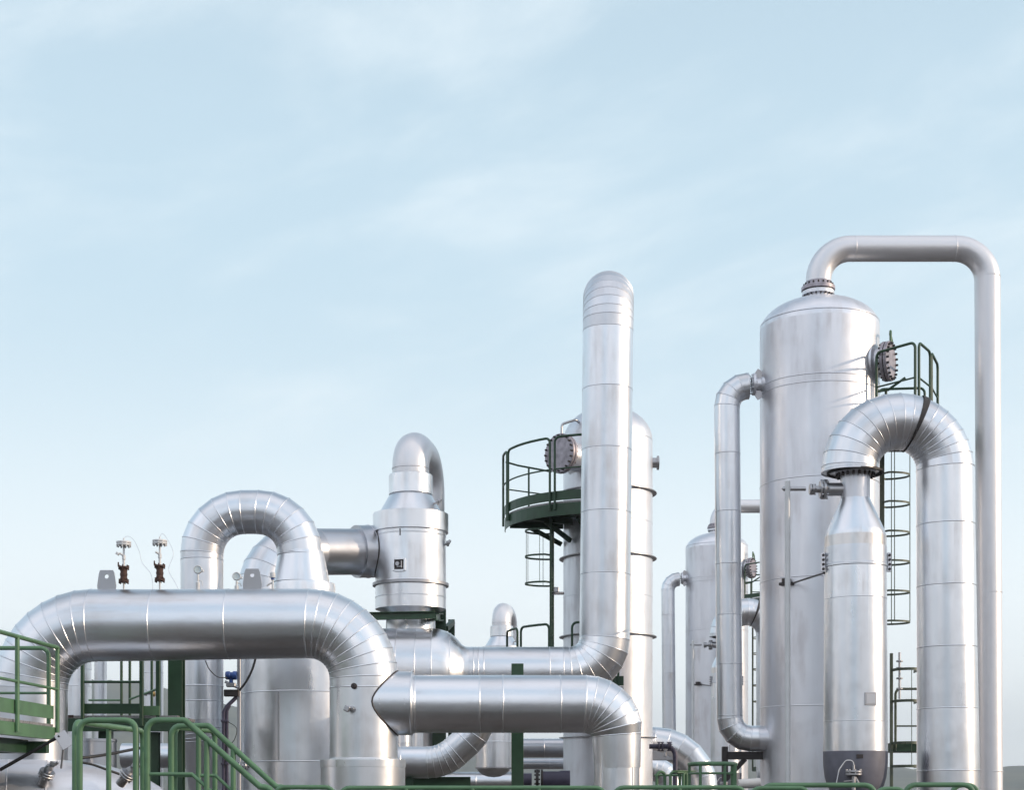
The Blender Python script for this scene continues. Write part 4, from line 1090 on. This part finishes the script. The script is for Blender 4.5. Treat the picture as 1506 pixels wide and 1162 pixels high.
def low_rails():
    Y=24.5; t=thing("curved_guardrail", at_ground(W(1040,1150,Y)), "small curved green guardrail low in front of the silver gored elbow", "railing")
    zf=zl(1245,Y); zt=zl(1124,Y)
    P=[W(x,0,Y+dy) for x,dy in ((1014,.5),(1018,.2),(1030,-.02),(1048,-.05),(1066,0),(1079,.25),(1082,.6))]
    m=MB(); tube(m,[V((p.x,p.y,zt)) for p in P],.035,n=12); m.build("top_rail",GREEN,t)
    m=MB(); tube(m,[V((p.x,p.y,zl(1138,Y))) for p in P],.018,n=8); m.build("mid_rail",GREEN,t)
    for i in (0,2,4,5):
        m=MB(); p=P[i]; tube(m,[V((p.x,p.y,zf-1.2)),V((p.x,p.y,zt))],.024 if i!=5 else .05,n=10); m.build("post",GREEN,t)
    m=MB(); bar(m,V((P[5].x,P[5].y,0)),V((P[5].x,P[5].y,zf)),.1,.1,up=(0,1,0)); bar(m,V((P[2].x,P[2].y,0)),V((P[2].x,P[2].y,zf)),.1,.1,up=(0,1,0)); m.build("base_post",GREEN,t)
    t=thing("loop_railing", at_ground(W(985,1150,26)), "row of short green railing loops beside the violet drain pipe", "railing")
    for (a,b) in ((966,978),(986,1000),(1005,1010)):
        m=MB(); rail_panel(m,[V((W(a,0,26).x,26,0)),V((W(b,0,26).x,26.05,0))],0.0,zl(1136,26),r=.026,br=.07,mids=()); m.build("loop",GREEN,t)
    m=MB(); tube(m,[W(962,1141,26.2),W(1012,1141,26.2)],.018); m.build("mid_rail",GREEN,t)
low_rails()

# ------------------------------------------------------------------ LEFT platforms, stairs, drum
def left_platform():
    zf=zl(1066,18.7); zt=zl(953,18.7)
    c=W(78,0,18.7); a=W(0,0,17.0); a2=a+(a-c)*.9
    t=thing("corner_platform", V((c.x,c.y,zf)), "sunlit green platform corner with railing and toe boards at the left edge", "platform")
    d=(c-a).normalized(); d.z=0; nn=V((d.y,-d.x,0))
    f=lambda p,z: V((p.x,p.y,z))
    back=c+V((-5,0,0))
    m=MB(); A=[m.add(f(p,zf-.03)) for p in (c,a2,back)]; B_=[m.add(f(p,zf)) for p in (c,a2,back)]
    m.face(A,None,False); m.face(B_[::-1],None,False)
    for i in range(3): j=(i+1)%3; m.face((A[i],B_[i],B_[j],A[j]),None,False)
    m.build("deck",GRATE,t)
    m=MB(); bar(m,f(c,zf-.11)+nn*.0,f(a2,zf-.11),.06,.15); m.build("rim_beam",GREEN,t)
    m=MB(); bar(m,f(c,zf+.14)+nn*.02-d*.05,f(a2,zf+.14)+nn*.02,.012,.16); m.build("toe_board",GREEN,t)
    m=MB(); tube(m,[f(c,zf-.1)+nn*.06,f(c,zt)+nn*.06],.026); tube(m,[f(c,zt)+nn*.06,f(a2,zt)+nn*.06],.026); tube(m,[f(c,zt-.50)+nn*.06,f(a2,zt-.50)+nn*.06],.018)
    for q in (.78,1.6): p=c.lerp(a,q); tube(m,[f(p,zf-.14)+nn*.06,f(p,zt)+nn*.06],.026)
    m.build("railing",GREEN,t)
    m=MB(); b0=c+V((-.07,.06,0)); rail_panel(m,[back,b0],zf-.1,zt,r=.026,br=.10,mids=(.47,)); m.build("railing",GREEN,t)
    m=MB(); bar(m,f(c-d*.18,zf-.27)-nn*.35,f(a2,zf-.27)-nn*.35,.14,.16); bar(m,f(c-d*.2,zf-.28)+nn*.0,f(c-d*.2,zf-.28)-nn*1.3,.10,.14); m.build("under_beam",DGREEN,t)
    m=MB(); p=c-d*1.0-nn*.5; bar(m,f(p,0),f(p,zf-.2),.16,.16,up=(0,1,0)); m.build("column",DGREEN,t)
left_platform()
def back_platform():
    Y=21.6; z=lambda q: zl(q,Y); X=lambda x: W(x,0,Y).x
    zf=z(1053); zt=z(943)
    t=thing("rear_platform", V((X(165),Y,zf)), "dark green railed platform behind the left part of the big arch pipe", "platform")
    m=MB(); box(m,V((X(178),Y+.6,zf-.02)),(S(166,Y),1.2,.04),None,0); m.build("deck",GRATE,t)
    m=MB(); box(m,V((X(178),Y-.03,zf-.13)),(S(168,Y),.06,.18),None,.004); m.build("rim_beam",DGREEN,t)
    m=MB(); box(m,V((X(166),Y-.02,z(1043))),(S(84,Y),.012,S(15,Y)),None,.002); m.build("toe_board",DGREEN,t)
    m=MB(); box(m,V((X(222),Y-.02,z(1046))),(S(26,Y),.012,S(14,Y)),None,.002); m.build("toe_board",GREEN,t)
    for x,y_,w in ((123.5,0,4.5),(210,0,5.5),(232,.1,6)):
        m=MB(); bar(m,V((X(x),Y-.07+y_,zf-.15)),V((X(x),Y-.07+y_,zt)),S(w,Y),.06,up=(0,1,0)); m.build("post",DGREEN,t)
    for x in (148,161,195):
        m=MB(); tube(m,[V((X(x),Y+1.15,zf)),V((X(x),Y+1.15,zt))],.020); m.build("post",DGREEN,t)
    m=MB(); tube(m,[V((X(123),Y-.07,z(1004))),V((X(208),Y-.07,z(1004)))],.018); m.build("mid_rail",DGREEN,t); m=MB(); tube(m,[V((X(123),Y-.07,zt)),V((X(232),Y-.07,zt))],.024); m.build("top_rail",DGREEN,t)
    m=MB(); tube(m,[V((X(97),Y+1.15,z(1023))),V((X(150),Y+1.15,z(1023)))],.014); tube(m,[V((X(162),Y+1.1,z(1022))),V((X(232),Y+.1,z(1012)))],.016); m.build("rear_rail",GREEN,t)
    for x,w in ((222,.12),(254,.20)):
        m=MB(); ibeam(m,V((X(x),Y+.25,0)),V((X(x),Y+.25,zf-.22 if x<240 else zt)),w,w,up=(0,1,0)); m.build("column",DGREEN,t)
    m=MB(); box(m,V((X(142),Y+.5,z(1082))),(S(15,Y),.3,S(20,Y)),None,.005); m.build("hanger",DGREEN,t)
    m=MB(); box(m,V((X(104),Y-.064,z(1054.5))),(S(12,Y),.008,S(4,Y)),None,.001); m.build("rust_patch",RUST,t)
back_platform()
def stairs():
    Yn,Yf=14.5,15.66; ZL=zl(1060,Yn); zl_f=ZL-1.12    # landing floor
    X=lambda x,Y: W(x,0,Y).x
    t=thing("stair", V((X(272,Yn),15.1,zl_f)), "green steel stair and landing with tubular handrails, descending to the right", "stair")
    r=.029
    m=MB(); rail_panel(m,[V((X(117,Yn),Yn,0)),V((X(200,Yn),Yn,0))],zl_f,ZL,r=r,br=.10,mids=(.40,)); m.build("front_railing",GREEN,t)
    Yb=16.7
    m=MB(); rail_panel(m,[V((X(107,Yn),Yn+.08,0)),V((X(210,Yb),Yb,0))],zl_f,ZL-.01,r=r,br=.10,mids=(.40,)); tube(m,[V((X(161,15.75),15.72,zl_f)),V((X(161,15.75),15.72,ZL-.01))],.026); m.build("side_railing",GREEN,t)
    m=MB(); rail_panel(m,[V((X(255,Yf),Yf+.06,0)),V((X(316,Yb),Yb,0))],zl_f,ZL-.01,r=r,br=.10,mids=(.40,)); m.build("rear_railing",GREEN,t)
    # handrails down the stair
    for Y,x0,x1,x2 in ((Yn,216,272,383),(Yf,252,307,407)):
        zt=ZL; zb=zl(1158.5,Y); xe=X(1190 if Y==Yn else 1190,Y)
        m=MB(); p=[V((X(x0,Y),Y,zl_f)),V((X(x0,Y),Y,zt)),V((X(x1,Y),Y,zt)),V((X(x2,Y),Y,zb)),V((X(x2+18,Y),Y,zb)),V((X(x2+18,Y),Y,zb-1.05))]
        sweep(m,route(p,[(.10,5),(.05,3),(.05,3),(.08,4)]),r,n=12,seams=False,flat=False)
        dz=.50; q=[V((X(x0,Y),Y,zt-dz)),V((X(x1+10,Y),Y,zt-dz)),V((X(x2+8,Y),Y,zb-dz))]
        tube(m,q,.017)
        sl=(zb-zt)/(X(x2,Y)-X(x1,Y))
        for x in ((304,) if Y==Yn else (292,343)):
            zt_=zt+max(0,X(x,Y)-X(x1,Y))*sl
            tube(m,[V((X(x,Y),Y,zt_-1.1)),V((X(x,Y),Y,zt_))],.026)
        m.build("handrail",GREEN,t)
        m=MB(); yy=Y+(.06 if Y==Yn else -.06)
        bar(m,V((X(x1,Y),yy,zl_f-.05)),V((X(x2+6,Y),yy,zb-1.08)),.03,.22); m.build("stringer",GREEN,t)
    n=5; a=V((X(285,Yn),15.08,zl_f-.1)); b=V((X(385,Yn),15.08,zl(1158.5,Yn)-1.0))
    for k in range(n):
        m=MB(); p=a.lerp(b,(k+.3)/n); box(m,p,(.24,1.02,.03),None,.003); m.build("tread",GRATE,t)
    m=MB(); xa,xb=X(105,Yn),X(276,Yn); box(m,V(((xa+xb)/2,(Yn+Yb)/2,zl_f-.02)),(xb-xa,Yb-Yn,.04),None,0); m.build("deck",GRATE,t)
    m=MB()
    for y_ in (Yn+.03,Yb-.03): box(m,V(((xa+xb)/2,y_,zl_f-.13)),(xb-xa,.05,.18),None,.004)
    m.build("rim_beam",GREEN,t)
    for x,Y in ((110,Yn+.05),(212,Yn+.05),(212,Yf-.05),(110,Yf-.05)):
        m=MB(); bar(m,V((X(x,Yn),Y,0)),V((X(x,Yn),Y,zl_f-.05)),.12,.12,up=(0,1,0)); m.build("column",GREEN,t)
    # tall landing-side post seen against the platform
    m=MB(); bar(m,V((X(207,Yf),Yf+.3,0)),V((X(207,Yf),Yf+.3,ZL+.05)),.05,.05,up=(0,1,0)); m.build("column",DGREEN,t)
stairs()
def walkway():
    Yn,Yf=14.5,15.66; zt=zl(1159,Yn); zf=zt-1.08; X=lambda x,Y: W(x,0,Y).x
    t=thing("walkway", V((X(900,Yn),15.1,zf)), "low green walkway along the bottom edge, only its handrails showing", "walkway")
    m=MB(); xa,xb=X(395,Yn),X(1600,Yn); box(m,V(((xa+xb)/2,(Yn+Yf)/2,zf-.02)),(xb-xa,Yf-Yn,.04),None,0); m.build("deck",GRATE,t)
    m=MB()
    for y_ in (Yn+.03,Yf-.03): box(m,V(((xa+xb)/2,y_,zf-.13)),(xb-xa,.05,.18),None,.004)
    m.build("rim_beam",GREEN,t)
    for a,b,q in ((404,492,1158.5),(500,890,1159.5),(903,1096,1159),(1104,1190,1160),(1288,1332,1161)):
        m=MB(); rail_panel(m,[V((X(a,Yn),Yn,0)),V((X(b,Yn),Yn,0))],zf,zl(q,Yn),r=.022,br=.09,mids=(.5,))
        for k in range(1,int((b-a)/110)+1):
            x=a+(b-a)*k/(int((b-a)/110)+1); tube(m,[V((X(x,Yn),Yn,zf)),V((X(x,Yn),Yn,zl(q,Yn)))],.024)
        m.build("railing",GREEN,t)
    for a,b,q,Y in ((1120,1287,1155.5,Yf-.9),(1331,1432,1155,Yf-.9),(1400,1438,1155.5,Yf)):
        m=MB(); rail_panel(m,[V((X(a,Y),Y,0)),V((X(b,Y),Y,0))],zf,zl(q,Y),r=.025,br=.10,mids=(.5,)); m.build("railing",GREEN,t)
    for x in (420,700,980,1260,1540):
        m=MB()
        for y_ in (Yn+.05,Yf-.05): bar(m,V((X(x,Yn),y_,0)),V((X(x,Yn),y_,zf-.05)),.12,.12,up=(0,1,0))
        m.build("columns",GREEN,t)
walkway()
def drum():
    Y=19.2; k=S(1,Y); ax=V((1,.25,0)).normalized(); c=W(70,1196,Y)
    t=thing("horizontal_drum", at_ground(c), "pale horizontal drum at the bottom left under the platform corner", "drum")
    R=78*k
    m=MB(); sweep(m,[c-ax*3.0,c-ax*1.3,c-ax*.45,c],R,n=80,h=.004); m.build("shell",SHELL,t)
    m=MB(); pr=[(R*math.cos(math.pi/2*q/12),185*k*math.sin(math.pi/2*q/12)) for q in range(13)]; lathe(m,c,ax,pr,n=80)
    ringbead(m,c,ax,R,0,.004); m.build("head",SHELL,t)
    for s in (-2.2,-.6):
        m=MB(); p=c+ax*s; box(m,V((p.x,p.y,(p.z-R*.6)/2)),(.25,1.0,p.z-R*.6),None,.01); m.build("saddle",CONC,t)
    # nozzles with clamp valves on the top
    for (px,py,Yq,name,tilt) in ((68,1140,18.6,"left",.45),(186,1142,18.7,"right",.7)):
        m=MB(); p=W(px,py,Yq); n_=V((tilt,-.35,.8)).normalized()
        lathe(m,p-n_*.14,n_,[(.060,0),(.060,.15),(0,.15)],n=20); flange(m,p+n_*.0,n_,.095,.03,8,.012); flange(m,p+n_*.035,n_,.095,.03)
        lathe(m,p+n_*.05,n_,[(.045,0),(.055,.04),(.04,.08),(0,.08)],n=14); tube(m,[p+n_*.08,p+n_*.14+V((.09,0,.03))],.02); box(m,p+n_*.1+V((.05,0,.05)),(.08,.06,.05),Matrix.Rotation(.4,3,'Y'),.01)
        m.build("nozzle",STEEL,t)
drum()
def small_drum():
    Y=21.0; k=S(1,Y); b=W(143,0,Y); b=V((b.x,b.y,0))
    t=thing("small_vessel", b, "short upright metal vessel with rim, seen through the stair landing's railing", "vessel")
    m=MB(); lathe(m,b,UP,[(28*k,0),(28*k,zl(1092,Y)),(28.8*k,zl(1091.5,Y)),(28.8*k,zl(1088,Y)),(27*k,zl(1087.5,Y)),(0,zl(1086.5,Y))],n=48); m.build("body",ALUD,t)
small_drum()
m=MB(); box(m,W(94,1089,17.6),(S(18,17.6),.012,S(25,17.6)),Matrix.Rotation(math.radians(-33),3,'Y')@Matrix.Rotation(.3,3,'Z'),.002); pl=m.build("square_plate",STEEL,thing("tilted_plate",W(94,1089,17.6),"small tilted square metal plate beside the left leg of the big pipe","plate"))
m=MB(); tube(m,[W(94,1094,17.65),W(90,1130,18.2)],.012); m.build("stem",STEEL,pl.parent)
wire("black_cable",[W(0,1133,17.6),W(30,1116,17.6),W(60,1099,17.6),W(88,1083,17.6)],.020,"straight dark rod rising from the drum to the tilted square plate",BLACK,"rod")
wire("black_cable",[W(112,1116,18.0),W(140,1113,18.2),W(170,1108,18.5),W(200,1102,18.8),W(216,1099,19)],.018,"dark cable crossing behind the stair landing's railing",BLACK,"cable")
wire("black_cable",[W(112,1121,18.0),W(135,1125,18.1),W(158,1133,18.2),W(175,1139,18.3)],.014,"lower dark cable sagging over the pale drum",BLACK,"cable")

# between arch leg and vessel: transmitter on a post, conduits, cables
def transmitter():
    Y=22.2; k=S(1,Y); t=thing("instrument_post", at_ground(W(352,1000,Y)), "thin steel instrument post carrying a blue transmitter under the big arch pipe", "post")
    m=MB(); bar(m,V((W(351.5,0,Y).x,Y,0)),W(351.5,930,Y),5*k,.05,up=(0,1,0)); m.build("post",STEEL,t)
    m=MB(); box(m,W(341,1020,Y),(22*k,.12,10*k),None,.006); m.build("bracket",DKST,t)
    m=MB(); c=W(340,994,Y-.05); lathe(m,c-V((8*k,0,0)),V((1,0,0)),[(0,0),(5.5*k,0),(6.2*k,1.5*k),(6.2*k,6*k),(5*k,7*k),(5*k,10*k),(6.4*k,11*k),(6.4*k,16*k),(0,16*k)],n=24); lathe(m,c-UP*11*k,UP,[(3*k,0),(3*k,8*k)],n=12); m.build("transmitter",BLUE,t)
    m=MB(); box(m,W(340,1008,Y-.05),(14*k,.10,6*k),None,.01); tube(m,[W(331,1003,Y-.05),W(350,1012,Y-.05)],.02); m.build("manifold",STEEL,t)
    m=MB(); tube(m,[V((W(329,0,Y).x,Y,0)),W(329,1048,Y),W(333,1040,Y),W(352,1022,Y)],.028); tube(m,[V((W(334,0,Y).x,Y,0)),W(334,1046,Y),W(338,1038,Y)],.02)
    for q in (1061,1124): box(m,W(331,q,Y),(11*k,.09,3*k),None,.004)
    m.build("conduit",PURP,t)
transmitter()
wire("black_cable",[W(376,968,22.1),W(371,985,22.1),W(362,1003,22.1),W(352,1016,22.1)],.017,"thick dark cable arching from the big pipe down to the instrument post",BLACK,"cable")
wire("signal_wire",[W(302,972,21.6),W(308,985,21.7),W(320,996,21.9),W(334,997,22.05)],.007,"thin wire sagging from the big pipe to the blue transmitter",BLACK,"wire")
wire("signal_wire",[W(335,1062,22.0),W(348,1072,21.9),W(344,1090,21.9),W(333,1100,22.0),W(330,1130,22.1)],.005,"thin looping wire beside the violet conduits below the blue transmitter",BLACK,"wire")
def valve2():
    Y=21.6; t=thing("bleed_valve", W(357,1128,Y), "small steel bleed valve at the wide vessel's foot behind the stair handrails", "valve"); m=MB(); k=S(1,Y)
    flange(m,W(353,1127,Y),V((1,0,0)),6*k,2*k,6,.01); lathe(m,W(345,1127,Y),V((1,0,0)),[(3*k,0),(3*k,22*k),(0,22*k)],n=14); flange(m,W(362,1127,Y),V((1,0,0)),6*k,2*k,6,.01)
    m.build("body",STEEL,t); m=MB(); tube(m,[V((W(352,0,Y).x,Y,0)),W(352,1127,Y)],.025); m.build("stem",STEEL,t)
valve2()
# far pipes seen through the gaps at the left
bg_pipe("far_standpipe",[V((W(112,0,30).x,30,0)),W(112,1010,30),W(112,985,30),W(112,900,30)],S(22,30),ALUB,"far bright standpipe in the gap left of the rear platform's railing")
bg_pipe("far_standpipe",[V((W(148,0,33).x,33,0)),W(148,1060,33),W(148,925,33)],S(9,33),ALU,"far thin standpipe directly behind the rear platform's railing")
bg_pipe("far_standpipe",[V((W(226,0,27).x,27,0)),W(226,990,27),W(226,925,27)],S(14,27),ALUB,"far standpipe with a brass valve in front, between the green posts behind the arch")
def brass_valve():
    Y=25.5; k=S(1,Y); t=thing("brass_valve", W(226,1021,Y), "small brass tipped valve on a thin pipe behind the rear platform", "valve")
    m=MB(); lathe(m,W(205,1019,Y),V((1,0,-.05)),[(2*k,0),(3*k,6*k),(4.5*k,8*k),(4.5*k,11*k),(2.5*k,12*k),(2.5*k,18*k)],n=16); m.build("body",STEEL,t)
    m=MB(); lathe(m,W(222,1021,Y),V((1,0,-.05)),[(3.5*k,0),(4*k,2*k),(4*k,6*k),(0,7*k)],n=16); m.build("tip",BRASS,t)
brass_valve()
bg_pipe("background_drum",[W(180,1112,26),W(240,1112,26),W(300,1112,26)],S(18,26),ALU,"pale horizontal pipe seen through the stair's railings beneath the rear platform")

# ------------------------------------------------------------------ air between here and the hills
def haze():
    m = bpy.data.materials.new("thin haze"); m.use_nodes = True
    N, link = new_nodes(m.node_tree)
    o = N('ShaderNodeOutputMaterial'); v = N('ShaderNodeVolumePrincipled'); link(v.outputs[0], o.inputs['Volume'])
    v.inputs['Color'].default_value = (.86,.93,1,1); v.inputs['Density'].default_value = 0.00038; v.inputs['Anisotropy'].default_value = 0.1
    g = MB(); box(g,(0,0,74.5),(6100,6100,151)); tag(g.build("haze",m),kind='stuff')
haze()

def side_access():
    Y=31.3; t=thing("access_ladder", at_ground(W(931,1000,Y)), "thin green access ladder on the ringed tower's right side beside the riser pipe", "ladder")
    for x in (926,934):
        m=MB(); p=W(x,932,Y-.3); bar(m,V((p.x,p.y,0)),p,.03,.04,up=(0,1,0)); m.build("stringer",DGREEN,t)
    for q in range(932,1100,22):
        m=MB(); tube(m,[W(926,q,Y-.3),W(934,q,Y-.3)],.011,n=6); m.build("rung",DGREEN,t)
    m=MB(); box(m,W(930,929,Y-.3),(S(9,Y),.2,S(9,Y)),None,.01); m.build("cap_box",DGREEN,t)
    m=MB(); box(m,W(927,973,Y-.35),(S(14,Y),.3,S(5,Y)),None,.005); m.build("step",DGREEN,t)
side_access()
